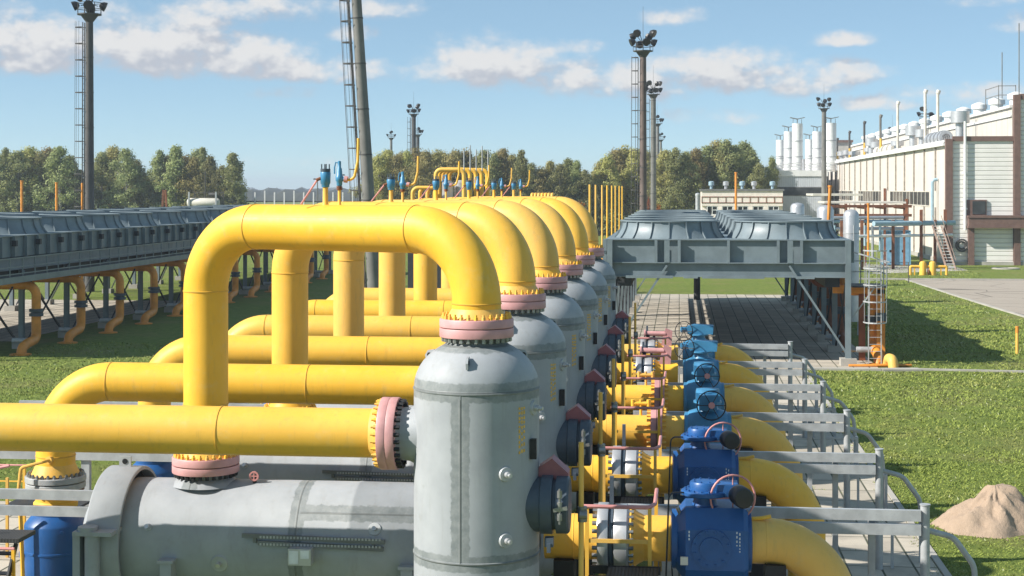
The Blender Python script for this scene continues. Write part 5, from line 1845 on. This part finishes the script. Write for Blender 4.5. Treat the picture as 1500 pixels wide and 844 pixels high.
fh = empty('turbine_hall', (15.6, 300, 0), 'far grey clad hall with white roof edge below the white stacks', 'building')
MB().span((0, 0, 0), (12, 60, 10.9)).build('wall', 'grey_siding', fh)
MB().span((-0.2, -0.2, 10.9), (12.2, 60, 12.0)).build('parapet', 'white_paint', fh)
wo = MB().span((1.8, -0.08, 7.2), (11.5, -0.003, 8.9)).build('window', 'roof_grey', fh)
MB().span((1.95, -0.14, 7.35), (11.35, -0.085, 8.75)).build('pane', 'glass_dark', wo)
for k in range(3):
    MB().span((-3.9 + k * 1.35, 4 + k, 0), (-2.75 + k * 1.35, 9 + k, 11.4)).build('annex_block', 'white_paint', fh)

stacks = [(1143, 305, 17.8, 0.85, 5.5), (1155, 297, 19.2, 0.9, 5), (1168, 288, 20.4, 1.0, 5), (1186, 305, 17.9, 0.9, 6), (1197, 297, 19.2, 0.9, 5), (1217, 288, 20.5, 1.05, 5)]
for k, (px, dep, top, r, base) in enumerate(stacks):
    x, y = spot(px, dep + 12)
    sl = ['leftmost white exhaust stack of the left cluster', 'middle white exhaust stack of the left cluster', 'tallest white exhaust stack, right end of the left cluster',
          'shorter white exhaust stack left of the mast on the far hall', 'white exhaust stack partly behind the mast on the far hall', 'white exhaust stack right of the mast on the far hall'][k]
    st = empty('exhaust_stack', (x, y, 0), sl, 'stack', 'white exhaust stacks')
    top = top + 0.6
    MB().lathe([(r * 1.1, 11.8), (r * 1.1, 12.6), (r, 13.2), (r, top), (r * 0.9, top)], seg=20).build('barrel', 'white_paint', st)
    MB().lathe([(r + .01, 14.6), (r + .08, 14.6), (r + .08, 14.75), (r + .01, 14.75)], seg=20, caps=False).lathe([(r + .01, top - 3.4), (r + .08, top - 3.4), (r + .08, top - 3.25), (r + .01, top - 3.25)], seg=20, caps=False).build('band', 'steel', st)
    q = MB()
    for a in range(4):
        dx, dy = 0.8 * r * math.cos(a * PI / 2), 0.8 * r * math.sin(a * PI / 2)
        q.bar((dx, dy, top), (dx, dy, top + 0.85), 0.08, 0.08)
    q.prism([(-r * 1.35, -r * .9, top + 1.1), (0, -r * .9, top + 0.8), (r * 1.35, -r * .9, top + 1.1), (r * 1.35, -r * .9, top + 1.2), (0, -r * .9, top + 0.92), (-r * 1.35, -r * .9, top + 1.2)], (0, r * 1.8, 0))
    q.build('rain_cowl', 'mast_concrete', st)
    q = MB()
    for z in (12.2, 12.9, 13.5):
        q.lathe([(r + .3, z), (r + .36, z), (r + .36, z + 0.12), (r + .3, z + 0.12)], seg=14, caps=False)
    q.cyl((r + 0.1, -0.8, 12.0), (r + 0.1, -0.8, 14.2), 0.35, seg=10)
    q.build('base_gallery', 'silver', st)
# ------------------------------------------------------------------ ground, paving, road
def sheet(name, poly, z, mat):
    b = MB()
    n = len(poly)
    for x, y in poly:
        b.v.append((x, y, z))
    b.face(range(n))
    return struct(name, b, mat)


gb = MB()
gb.v += [(-9000, -4000, 0), (9000, -4000, 0), (9000, 9000, 0), (-9000, 9000, 0)]
gb.face((0, 1, 2, 3))
struct('ground', gb, 'turf')
sheet('pavement', [(-0.6, 20), (5.75, 20), (5.75, 75.2), (-0.6, 75.2)], 0.012, 'paving')
sheet('pavement', [(-3.9, 75.2), (9.4, 75.2), (9.4, 127.5), (-3.9, 127.5)], 0.016, 'paving')
sheet('pavement', [(-18.5, 26), (-12.2, 26), (-12.2, 41), (-18.5, 41)], 0.012, 'paving')
sheet('pavement', [(-62, 84), (-37, 84), (-37, 116), (-62, 116)], 0.012, 'paving')
sheet('road', [(22.3, 118), (21.2, 149.5), (60, 149.5), (60, 60), (24.2, 60), (23.0, 105)], 0.012, 'road_surface')
kb = MB()
kb.span((14.0, 149.5, -0.1), (60, 149.95, 0.16))
struct('kerb', kb, 'concrete')
kb = MB()
pts = [(21.2, 149.5), (22.0, 126), (22.5, 115), (23.0, 105), (24.2, 60)]
for p, q in zip(pts[:-1], pts[1:]):
    kb.bar((p[0] - .12, p[1], 0.02), (q[0] - .12, q[1], 0.02), 0.24, 0.12)
struct('kerb', kb, 'concrete')
kb = MB()
kb.bar((9.4, 74.95, 0.03), (11.2, 75.2, 0.03), 0.7, 0.12)
kb.bar((11.2, 75.3, 0.03), (21.0, 74.4, 0.03), 0.22, 0.10)
kb.bar((5.9, 75.0, 0.03), (9.4, 74.95, 0.03), 0.5, 0.12)
kb.bar((5.85, 20, 0.0), (5.85, 74.7, 0.0), 0.16, 0.09)
struct('kerb', kb, 'concrete')
sheet('path', [(9, 135), (24, 135), (34, 179), (12, 179)], 0.008, 'turf')
sheet('pavement', [(19.5, 160.5), (30, 168), (30, 180), (19.5, 180)], 0.014, 'concrete')
# manhole ring of pale stones on the grass before the hall
x, y = spot(1473, 167)
o = MB().ring((0, 0, 0), (0, 0, 0.12), 1.1, 1.45, 24).build('manhole_rim', 'concrete')
o.location = (x, y, 0)
tag(o, 'round pale concrete rim lying in the grass before the hall front', 'manhole')

# ------------------------------------------------------------------ sand pile
rn = np.random.default_rng(4)
b = MB()
NR, NA = 26, 56
for i in range(NR + 1):
    r = i / NR
    for k in range(NA):
        a = 2 * PI * k / NA
        rad = 1.65 * (1 + 0.13 * math.sin(2 * a + 1) + 0.08 * math.sin(3 * a + 0.4) + 0.05 * math.sin(7 * a))
        x = r * rad * math.cos(a) + 0.12 * (1 - r)
        y = r * rad * math.sin(a) * 0.95
        h = 1.12 * (1 - r ** 1.35) * (1 + 0.22 * math.cos(a - 0.5) * r * (1 - r) * 3) + 0.10 * math.sin(3.1 * x + 1.7 * y) * r * (1 - r) * 2.2
        h += 0.10 * math.sin(6 * a + 5 * r) * r * (1 - r) * 2 + 0.07 * math.sin(13 * a - 9 * r) * r * (1 - r) * 2 + 0.05 * math.sin(11 * x) * math.sin(9 * y + 2) * (1 - r) + float(rn.normal(0, 0.010)) * (r < 0.98)
        h = min(h, 1.09 + 0.03 * math.sin(a * 3)) if r > 0.0 else 1.10
        b.v.append((x, y, h - 0.03))
for i in range(NR):
    for k in range(NA):
        j = (k + 1) % NA
        b.face((i * NA + k, (i + 1) * NA + k, (i + 1) * NA + j, i * NA + j), 0, True)
me_ = b.mesh('sand_pile', 'sand')
o = bpy.data.objects.new('sand_pile', me_)
COL.objects.link(o)
o.location = (7.8, 40.5, 0)
o.scale = (0.80, 0.82, 0.98)
tag(o, 'heap of dry pale sand lying on the grass at the lower right', 'sand pile')

cl = MB()
rr_ = random.Random(12)
for k in range(110):
    a = rr_.uniform(0, 2 * PI)
    r = 1.22 + abs(rr_.gauss(0, 0.16)) if k < 104 else rr_.uniform(0.8, 1.2)
    z0 = 0.0 if k < 104 else max(0.0, 1.06 * (1 - (r / 1.3) ** 1.35))
    s_z = rr_.uniform(0.01, 0.03)
    cl.ball((r * math.cos(a) * 1.05, r * math.sin(a), z0 + s_z * 0.4), s_z, 6, 4)
so = cl.build('loose_sand', 'sand')
so.location = (7.8, 40.5, 0)
tag(so, 'loose crumbs of sand spilled around the heap', 'sand', kind='stuff')

# ------------------------------------------------------------------ grass tufts
def tri_mesh(name, co, mats, kind_obj=True):
    n = len(co)
    me = bpy.data.meshes.new(name)
    me.vertices.add(n)
    me.vertices.foreach_set('co', co.astype(np.float32).ravel())
    me.loops.add(n)
    me.loops.foreach_set('vertex_index', np.arange(n, dtype=np.int32))
    me.polygons.add(n // 3)
    me.polygons.foreach_set('loop_start', np.arange(0, n, 3, dtype=np.int32))
    me.materials.append(M[mats])
    me.update(calc_edges=True)
    return me


def in_frame(P, m=60):
    c = P[:, 0] * CY + P[:, 1] * SY
    w = -P[:, 0] * SY + P[:, 1] * CY
    px = 750 + 2300 * c / w
    return (px > -m * 2) & (px < 1500 + m * 2) & (w > 20)


def scatter(x0, x1, y0, y1, per_m2, rng):
    n = int((x1 - x0) * (y1 - y0) * per_m2)
    P = np.stack([rng.uniform(x0, x1, n), rng.uniform(y0, y1, n)], 1)
    return P[in_frame(P)]


rng = np.random.default_rng(11)
areas = [scatter(5.95, 17, 26, 52, 150, rng), scatter(5.95, 24, 52, 74.5, 60, rng), scatter(10.5, 22, 75.5, 100, 30, rng), scatter(10, 22, 100, 150, 9, rng),
         scatter(-34, -18.6, 36, 72, 45, rng), scatter(-18.5, -12.4, 41, 70, 40, rng), scatter(-34, -12, 70, 84, 20, rng), scatter(-12.1, -0.7, 26, 45, 60, rng),
         scatter(-12, -1, 45, 76, 15, rng), scatter(12, 30, 150, 180, 5, rng)]
# tufts creeping over the paving edge and out of the slab joints
edge = scatter(5.2, 6.0, 26, 74.5, 130, rng)
ew = 5.72 + 0.22 * np.sin(edge[:, 1] * 1.9) + 0.15 * np.sin(edge[:, 1] * 4.7 + 1)
areas.append(edge[edge[:, 0] > ew])
jt = scatter(2.6, 5.7, 27, 74, 26, rng)
fx, fy = np.abs((jt[:, 0] / 0.75 + 0.5) % 1 - 0.5), np.abs((jt[:, 1] / 1.5 + 0.5) % 1 - 0.5)
jn = np.sin(jt[:, 0] * 2.3 + jt[:, 1] * 0.8) + np.sin(jt[:, 1] * 1.7)
areas.append(jt[((fx < 0.06) | (fy < 0.035)) & (jn > 0.5)])
P = np.concatenate(areas)
# keep the sand heap and slabs clear
P = P[((P[:, 0] - 7.8) ** 2 + (P[:, 1] - 40.5) ** 2) > 1.25 ** 2]
road_edge = np.interp(P[:, 1], [60, 105, 126, 149.5, 150, 200], [24.0, 22.8, 21.8, 21.0, 99, 99])
P = P[P[:, 0] < road_edge]
n = len(P)
dist = P[:, 1]
sc = np.clip(dist / 45, 0.8, 2.2)
bare = np.sin(P[:, 0] * 0.43 + 2 * np.sin(P[:, 1] * 0.21)) * np.sin(P[:, 1] * 0.37 + 1.1) + 0.6 * np.sin(P[:, 0] * 1.7 + P[:, 1] * 1.1)
P = P[(bare < 0.9) | (rng.uniform(0, 1, len(P)) < 0.35)]
n = len(P)
dist = P[:, 1]
sc = np.clip(dist / 45, 0.8, 2.2)
patch = 0.75 + 0.5 * np.sin(P[:, 0] * 0.9 + 1.3 * np.sin(P[:, 1] * 0.35)) * np.sin(P[:, 1] * 0.6 + 0.7)
h = rng.uniform(0.025, 0.065, n) * sc * (0.7 + 0.5 * patch)
ww = rng.uniform(0.012, 0.026, n) * sc
a = rng.uniform(0, 2 * PI, n)
lean = rng.normal(0, 0.05, (n, 2)) * sc[:, None]
ux, uy = np.cos(a) * ww, np.sin(a) * ww
co = np.zeros((n, 3, 3))
co[:, 0] = np.stack([P[:, 0] - ux, P[:, 1] - uy, np.zeros(n)], 1)
co[:, 1] = np.stack([P[:, 0] + ux, P[:, 1] + uy, np.zeros(n)], 1)
co[:, 2] = np.stack([P[:, 0] + lean[:, 0], P[:, 1] + lean[:, 1], h], 1)
gm = tri_mesh('grass', co.reshape(-1, 3), 'grass_blade')
go_ = bpy.data.objects.new('grass', gm)
COL.objects.link(go_)
tag(go_, 'short green grass with pale seed heads growing on the ground', 'grass', kind='stuff')

# ------------------------------------------------------------------ trees
def crown_mesh(name, seed, H, rad, base, mat, nclump=70, per=55, leaf=0.42, spire=0.0):
    g = np.random.default_rng(seed)
    tris = []
    # clumps spread through the volume, more towards the outside, on an uneven outline
    ph = g.uniform(0, 2 * PI, 6)
    for _ in range(nclump):
        t = g.uniform(0, 1) ** (0.85)
        z = base + (H - base) * t
        prof = (math.sin(PI * min(1, (t * 0.9 + 0.14))) ** 0.6) * (1 - spire * t) * (1 + 0.18 * math.sin(9 * t + ph[2]))
        a = g.uniform(0, 2 * PI)
        lob = 1 + 0.30 * math.sin(3 * a + ph[0] + 4 * t) + 0.22 * math.sin(5 * a + ph[1] - 7 * t) + g.normal(0, 0.12)
        rr = rad * prof * lob * math.sqrt(g.uniform(0.15, 1.15))
        c = np.array([rr * math.cos(a), rr * math.sin(a), z])
        s = g.uniform(0.3, 1.0) * rad * 0.38
        m = int(per * g.uniform(0.6, 1.3))
        d = g.normal(0, 1, (m, 3))
        d /= np.linalg.norm(d, axis=1)[:, None]
        pos = c + d * (s * g.uniform(0.35, 1.0, m) ** 0.5)[:, None] * np.array([1, 1, 0.9]) + g.normal(0, 0.22, (m, 3))
        u = g.normal(0, 1, (m, 3))
        u -= (u * d).sum(1)[:, None] * d * 0.85
        u /= np.linalg.norm(u, axis=1)[:, None]
        v = np.cross(d, u)
        L = leaf * g.uniform(0.55, 1.25, m)[:, None]
        tris.append(np.stack([pos - u * L * 0.5, pos + u * L * 0.5 + v * L * 0.15, pos + v * L * 0.8 - np.array([0, 0, 0.12])], 1))
    return tri_mesh(name, np.concatenate(tris).reshape(-1, 3), mat)


def trunk_mesh(seed, H, rad):
    g = random.Random(seed)
    b = MB()
    pts = [Vector((0.15 * math.sin(k * 1.3 + seed), 0.12 * math.cos(k * 1.7 + seed), H * 0.85 * k / 6)) for k in range(7)]
    b.tube(pts, [0.24 * (1 - 0.85 * k / 6) + 0.02 for k in range(7)], 8)
    for k in range(7):
        z = H * g.uniform(0.28, 0.75)
        a = g.uniform(0, 2 * PI)
        r = rad * g.uniform(0.5, 0.85)
        s = Vector((0, 0, z))
        e = s + Vector((math.cos(a) * r, math.sin(a) * r, r * g.uniform(0.5, 1.1)))
        b.tube([s, (s + e) / 2 + Vector((0, 0, -0.2)), e], [0.09, 0.06, 0.02], 6)
    return b.mesh('trunk', 'bark')


variants = []
VAR = random.Random(3)
for k in range(8):
    H = 15.5
    rad = (2.9, 2.3, 2.6, 2.0, 3.2, 2.2, 1.9, 2.7)[k]
    mat = ('leaf_green', 'leaf_yellowing', 'leaf_green', 'leaf_green', 'leaf_yellowing', 'leaf_green', 'leaf_green', 'leaf_yellowing')[k]
    sp = (0.05, 0.15, 0.08, 0.25, 0.0, 0.2, 0.45, 0.1)[k]
    variants.append((crown_mesh('crown', 40 + k, H, rad, 1.6, mat, nclump=105, per=95, leaf=0.32, spire=sp), trunk_mesh(k, H, rad), mat))

tree_rng = random.Random(21)
TREES = []
# (photo column, height of the top above eye level in px at 300 m, kind)
left = [(-12, 58, 0), (8, 62, 2), (26, 57, 0), (44, 61, 4), (58, 56, 1), (72, 60, 4), (88, 64, 2), (102, 50, 3), (118, 30, 2), (150, 55, 0), (166, 62, 4), (184, 60, 0),
        (200, 45, 2), (214, 22, 2), (234, 58, 3), (246, 50, 7), (258, 64, 6), (270, 52, 1), (284, 48, 7), (297, 62, 3), (308, 50, 5), (326, 36, 2), (341, 54, 3), (330, 20, 2)]
mid = [(556, 54, 1), (568, 58, 7), (582, 50, 4), (596, 57, 7), (610, 61, 1), (624, 56, 4), (640, 58, 1), (654, 52, 7), (668, 57, 4), (684, 60, 1), (697, 50, 2), (710, 58, 0), (724, 54, 5), (737, 60, 7), (750, 52, 1), (764, 58, 3),
       (778, 40, 2), (792, 34, 1), (806, 42, 7), (820, 38, 0), (832, 46, 5), (845, 44, 2), (856, 30, 2)]
right = [(878, 40, 7), (890, 52, 1), (903, 58, 4), (916, 64, 1), (930, 60, 7), (946, 56, 4), (975, 58, 7), (990, 62, 2), (1005, 56, 0), (1020, 60, 7), (1036, 64, 0), (1050, 70, 4), (1064, 73, 0), (1078, 66, 2), (1090, 70, 5), (1101, 58, 3), (1112, 40, 2), (1131, 48, 6), (1124, 34, 6)]
NTREE = 0


def plant(px, up, kind, depth, cat_label):
    global NTREE
    x, y = spot(px, depth)
    H = (EYE + (up - 3) * depth / 2300) * 1.0
    cm, tm, mat = variants[kind]
    root = empty('tree', (x, y, 0), cat_label, 'tree', 'trees of the shelter belt', rz=tree_rng.uniform(0, 6.28))
    s = H / 15.6
    w = s * tree_rng.uniform(0.85, 1.45)
    root.scale = (w, w, s)
    c = bpy.data.objects.new('crown', cm)
    t = bpy.data.objects.new('trunk', tm)
    for o in (c, t):
        COL.objects.link(o)
        o.parent = root
    NTREE += 1


def where(px):
    if px < 105:
        return 'in the belt behind the slim orange posts'
    if px < 220:
        return 'in the clump beside the tall dark mast'
    if px < 360:
        return 'in the clump above the old white tank'
    if px < 690:
        return 'in the wood behind the leaning mast'
    if px < 870:
        return 'in the wood above the far overhead bends'
    if px < 960:
        return 'around the rust brown mast'
    if px < 1108:
        return 'in the wood left of the white stacks'
    return 'poking up beside the white stacks'


KIND = ['broad green tree', 'pale yellowing narrow tree', 'round green tree', 'slim green tree', 'broad yellowing tree', 'narrow green tree', 'spire shaped green tree', 'yellow green birch']
for lst in (left, mid, right):
    for px, up, kd in lst:
        plant(px, up, kd, tree_rng.uniform(285, 300), '%s %s' % (KIND[kd], where(px)))
        if up > 36 and px not in (1131, 1124):
            q = px + tree_rng.uniform(-8, 8)
            plant(q, up - tree_rng.uniform(2, 16), (kd + 3) % 6, tree_rng.uniform(308, 330), '%s %s, second row' % (KIND[(kd + 3) % 6], where(px)))

# autumn coloured shrubs
sh = crown_mesh('crown', 90, 4.2, 1.5, 0.2, 'leaf_rust', nclump=30, per=45, leaf=0.3)
st_ = trunk_mesh(9, 3.6, 0.8)
for px, dep, s, lab in ((952, 272, 1.0, 'orange autumn shrub at the foot of the rust brown mast'), (853, 230, 0.9, 'orange red autumn shrub right of the farthest overhead bend'), (965, 275, 0.8, 'small orange autumn shrub between two concrete masts')):
    x, y = spot(px, dep)
    root = empty('shrub', (x, y, 2.0 if dep > 250 else 0.0), lab, 'shrub', 'autumn shrubs')
    root.scale = (s, s, s)
    root.location.z = 0
    c = bpy.data.objects.new('crown', sh)
    t = bpy.data.objects.new('trunk', st_)
    for o in (c, t):
        COL.objects.link(o)
        o.parent = root
    root.scale = (s * 0.9, s * 0.9, s * 1.6)
# low undergrowth that hides the trunks' feet
g = np.random.default_rng(5)
tris = []
for x0, x1, cnt in ((-20, 350, 520), (548, 862, 520), (868, 1112, 420)):
    pxs = g.uniform(x0, x1, cnt)
    for px in pxs:
        x, y = spot(px, g.uniform(282, 335))
        m = 34
        c = np.array([x, y, g.uniform(0.3, 4.5)])
        pos = c + g.normal(0, 1, (m, 3)) * np.array([0.9, 0.9, 0.7])
        u = g.normal(0, 1, (m, 3)); u /= np.linalg.norm(u, axis=1)[:, None]
        v = np.cross(u, g.normal(0, 1, (m, 3))); v /= np.linalg.norm(v, axis=1)[:, None]
        L = g.uniform(0.25, 0.55, m)[:, None]
        tris.append(np.stack([pos - u * L * 0.5, pos + u * L * 0.5, pos + v * L * 0.8], 1))
um = tri_mesh('undergrowth', np.concatenate(tris).reshape(-1, 3), 'leaf_green')
uo = bpy.data.objects.new('undergrowth', um)
COL.objects.link(uo)
tag(uo, 'low dark undergrowth under the belt of trees', 'undergrowth', kind='stuff')

# far woods beyond the plain: a rough canopy of countless crowns
g = np.random.default_rng(8)
b = MB()
nx, ny = 150, 14
for j in range(ny):
    dep = 1100 + 2400 * (j / (ny - 1)) ** 1.3
    for i in range(nx):
        px = -150 + 1800 * i / (nx - 1)
        x, y = spot(px, dep)
        cap = EYE - 2.6 * dep / 2300
        z = cap + float(g.normal(0, 0.0011 * dep)) - (3.5 * (1 - j / 3) if j < 3 else 0)
        if j == 0:
            z = -0.5
        b.v.append((x, y, max(-0.5, z)))
for j in range(ny - 1):
    for i in range(nx - 1):
        b.face((j * nx + i, j * nx + i + 1, (j + 1) * nx + i + 1, (j + 1) * nx + i))
fo_ = b.build('far_wood', 'leaf_far')
tag(fo_, 'far off hazy wood along the horizon', 'wood', kind='stuff')

# ------------------------------------------------------------------ air
HZ = MB().span((-3800, -30, -1.0), (3800, 4200, 34.0))
hz = HZ.build('haze', 'turf')
hz.data.materials.clear()
m = bpy.data.materials.new('haze_air')
m.use_nodes = True
nt = m.node_tree
for n_ in list(nt.nodes):
    nt.nodes.remove(n_)
out = nt.nodes.new('ShaderNodeOutputMaterial')
pv = nt.nodes.new('ShaderNodeVolumePrincipled')
pv.inputs['Color'].default_value = (0.80, 0.88, 1.0, 1)
pv.inputs['Density'].default_value = 0.0003
pv.inputs['Anisotropy'].default_value = 0.2
nt.links.new(pv.outputs[0], out.inputs['Volume'])
hz.data.materials.append(m)
tag(hz, kind='stuff')

# ------------------------------------------------------------------ sun and sky
SUN_EL = R(35)
SUN_AZ = (-0.927, -0.375)           # horizontal direction towards the sun
sun_d = bpy.data.lights.new('sun', 'SUN')
sun_d.energy = 5.0
sun_d.angle = R(0.53)
sun_d.color = (1.0, 0.955, 0.88)
sun = bpy.data.objects.new('sun', sun_d)
COL.objects.link(sun)
to_sun = Vector((SUN_AZ[0] * math.cos(SUN_EL), SUN_AZ[1] * math.cos(SUN_EL), math.sin(SUN_EL)))
sun.rotation_euler = to_sun.to_track_quat('Z', 'Y').to_euler()
sun.location = (0, 0, 60)

wd = bpy.data.worlds.new('World')
scene.world = wd
wd.cycles.sampling_method = 'MANUAL'
wd.cycles.sample_map_resolution = 256
wd.use_nodes = True
nt = wd.node_tree
bg = nt.nodes['Background']
sky = nt.nodes.new('ShaderNodeTexSky')
sky.sky_type = 'NISHITA'
sky.sun_disc = False
sky.sun_elevation = SUN_EL
sky.sun_rotation = math.atan2(SUN_AZ[0], SUN_AZ[1])
sky.altitude = 100
sky.air_density = 0.52
sky.dust_density = 0.0
sky.ozone_density = 2.4
bg.inputs['Strength'].default_value = 0.073
tc = nt.nodes.new('ShaderNodeTexCoord')
dirv = tc.outputs['Generated']
dx, dy, dz = sep(nt, dirv)
az = mth(nt, 'MULTIPLY', mth(nt, 'ARCTAN2', dx, dy), 180 / PI)
el = mth(nt, 'MULTIPLY', mth(nt, 'ARCSINE', dz), 180 / PI)


def sky_dir(px, py):
    a = math.degrees(math.atan((px - 750) / 2300) - YAW)
    e = math.degrees(math.atan((277 - py) / 2300 * math.cos(math.atan((px - 750) / 2300))))
    return a, e


DEG = 40.1        # photo pixels per degree
CLOUDS = [(20, 85, 95, 52, 24, 1.0), (60, 55, 60, 30, 40, .9), (235, 80, 130, 50, 30, 1.0), (320, 92, 110, 36, 22, 1.0), (395, 105, 70, 20, 16, .9), (480, 106, 75, 18, 14, .8), (215, 28, 75, 16, 14, .75), (375, 14, 80, 18, 20, .8), (540, 14, 55, 14, 12, .7),
          (520, 52, 30, 10, 9, .6), (715, 108, 95, 38, 20, 1.0), (690, 92, 40, 20, 20, .8), (840, 115, 110, 26, 22, .75), (930, 118, 90, 28, 30, .75), (1060, 116, 80, 34, 22, 1.05), (1025, 100, 42, 20, 20, .95), (985, 28, 34, 12, 9, .65), (840, 72, 45, 10, 9, .5),
          (1235, 60, 38, 10, 8, .65), (1240, 112, 55, 20, 14, .85), (1180, 128, 70, 16, 14, .6), (1265, 154, 60, 12, 9, .75), (1345, 136, 40, 10, 9, .55), (1445, 148, 70, 18, 16, .6), (1495, 32, 30, 16, 14, .7), (1460, 2, 50, 8, 8, .5), (1050, 172, 55, 12, 10, .5), (415, 136, 40, 7, 9, .45), (445, 241, 60, 8, 5, .4), (1130, 250, 30, 10, 8, .3), (200, 240, 20, 8, 8, .3)]

grp = bpy.data.node_groups.new('cloud_density', 'ShaderNodeTree')
grp.interface.new_socket('az', in_out='INPUT', socket_type='NodeSocketFloat')
grp.interface.new_socket('el', in_out='INPUT', socket_type='NodeSocketFloat')
grp.interface.new_socket('density', in_out='OUTPUT', socket_type='NodeSocketFloat')
gi = grp.nodes.new('NodeGroupInput')
go2 = grp.nodes.new('NodeGroupOutput')
A, E_ = gi.outputs[0], gi.outputs[1]
cv = grp.nodes.new('ShaderNodeCombineXYZ')
grp.links.new(A, cv.inputs[0])
grp.links.new(mth(grp, 'MULTIPLY', E_, 1.5), cv.inputs[1])
warp = grp.nodes.new('ShaderNodeTexNoise')
warp.noise_dimensions = '2D'
warp.inputs['Scale'].default_value = 0.6
warp.inputs['Detail'].default_value = 5.5
warp.inputs['Roughness'].default_value = 0.47
grp.links.new(cv.outputs[0], warp.inputs['Vector'])
puff = grp.nodes.new('ShaderNodeTexVoronoi')
puff.voronoi_dimensions = '2D'
puff.feature = 'SMOOTH_F1'
puff.inputs['Scale'].default_value = 1.9
puff.inputs['Detail'].default_value = 2
puff.inputs['Roughness'].default_value = 0.5
grp.links.new(cv.outputs[0], puff.inputs['Vector'])
best = None
for (px, py, rx, ru, rd, amp) in CLOUDS:
    a0, e0 = sky_dir(px, py)
    da = mth(grp, 'DIVIDE', mth(grp, 'SUBTRACT', A, a0), 1.2 * rx / DEG)
    de = mth(grp, 'SUBTRACT', E_, e0)
    up_ = mth(grp, 'DIVIDE', mth(grp, 'MAXIMUM', de, 0.0), 1.35 * ru / DEG)
    dn_ = mth(grp, 'DIVIDE', mth(grp, 'MINIMUM', de, 0.0), rd / DEG)
    ev = mth(grp, 'ADD', up_, dn_)
    r2 = mth(grp, 'ADD', mth(grp, 'MULTIPLY', da, da), mth(grp, 'MULTIPLY', ev, ev))
    d = mth(grp, 'MULTIPLY', mth(grp, 'SUBTRACT', 1.55, r2), 1.05 * amp)
    best = d if best is None else mth(grp, 'SMOOTH_MAX', best, d, 0.25)
# loose cumulus over the rest of the sky, outside the photographed part
far = noise(grp, cv.outputs[0], 0.09, 4, 0.5, '2D')
rest = mth(grp, 'MULTIPLY', smooth(grp, mth(grp, 'ABSOLUTE', mth(grp, 'ADD', A, 6.0)), 20.0, 30.0), mth(grp, 'MULTIPLY', mth(grp, 'SUBTRACT', far, 0.62), 5.0))
rest = mth(grp, 'SUBTRACT', rest, mth(grp, 'MULTIPLY', smooth(grp, mth(grp, 'ABSOLUTE', mth(grp, 'ADD', A, 6.0)), 30.0, 20.0), 2.0))
best = mth(grp, 'MAXIMUM', best, rest)
det = mth(grp, 'ADD', mth(grp, 'MULTIPLY', mth(grp, 'SUBTRACT', warp.outputs['Fac'], 0.5), 2.2), mth(grp, 'MULTIPLY', mth(grp, 'SUBTRACT', 0.40, puff.outputs['Distance']), 0.6))
dens = mth(grp, 'ADD', mth(grp, 'MAXIMUM', best, -1.2), det)
grp.links.new(dens, go2.inputs[0])


def cloud(a, e):
    n = nt.nodes.new('ShaderNodeGroup')
    n.node_tree = grp
    nt.links.new(a, n.inputs[0])
    nt.links.new(e, n.inputs[1])
    return n.outputs[0]


d0 = cloud(az, el)
d1 = cloud(mth(nt, 'SUBTRACT', az, 0.35), mth(nt, 'ADD', el, 0.62))
alpha = smooth(nt, d0, -0.25, 1.35)
thick = smooth(nt, d0, 0.15, 1.15)
lit = smooth(nt, mth(nt, 'SUBTRACT', d0, d1), -0.45, 0.75)
ccol = mixc(nt, lit, (4.7, 4.9, 5.45), (7.3, 7.2, 7.1))
alpha = mth(nt, 'MULTIPLY', alpha, mth(nt, 'ADD', 0.55, mth(nt, 'MULTIPLY', thick, 0.38)))
alpha = mth(nt, 'MULTIPLY', alpha, smooth(nt, el, 0.0, 1.2))
clear = mixc(nt, 1.0, sky.outputs[0], (1.13, 1.17, 1.08), 'MULTIPLY')
clear = mixc(nt, 0.35, clear, (4.2, 6.4, 7.8))
col = mixc(nt, alpha, clear, ccol)
nt.links.new(col, bg.inputs['Color'])

# ------------------------------------------------------------------ colour management
vs = scene.view_settings
vs.view_transform = 'Standard'
vs.look = 'None'
vs.exposure = 0.64
vs.gamma = 1.0
vs.use_curve_mapping = False
scene.render.engine = 'CYCLES'
scene.cycles.volume_bounces = 0
scene.cycles.max_bounces = 6
scene.cycles.transparent_max_bounces = 6
scene.cycles.use_denoising = True
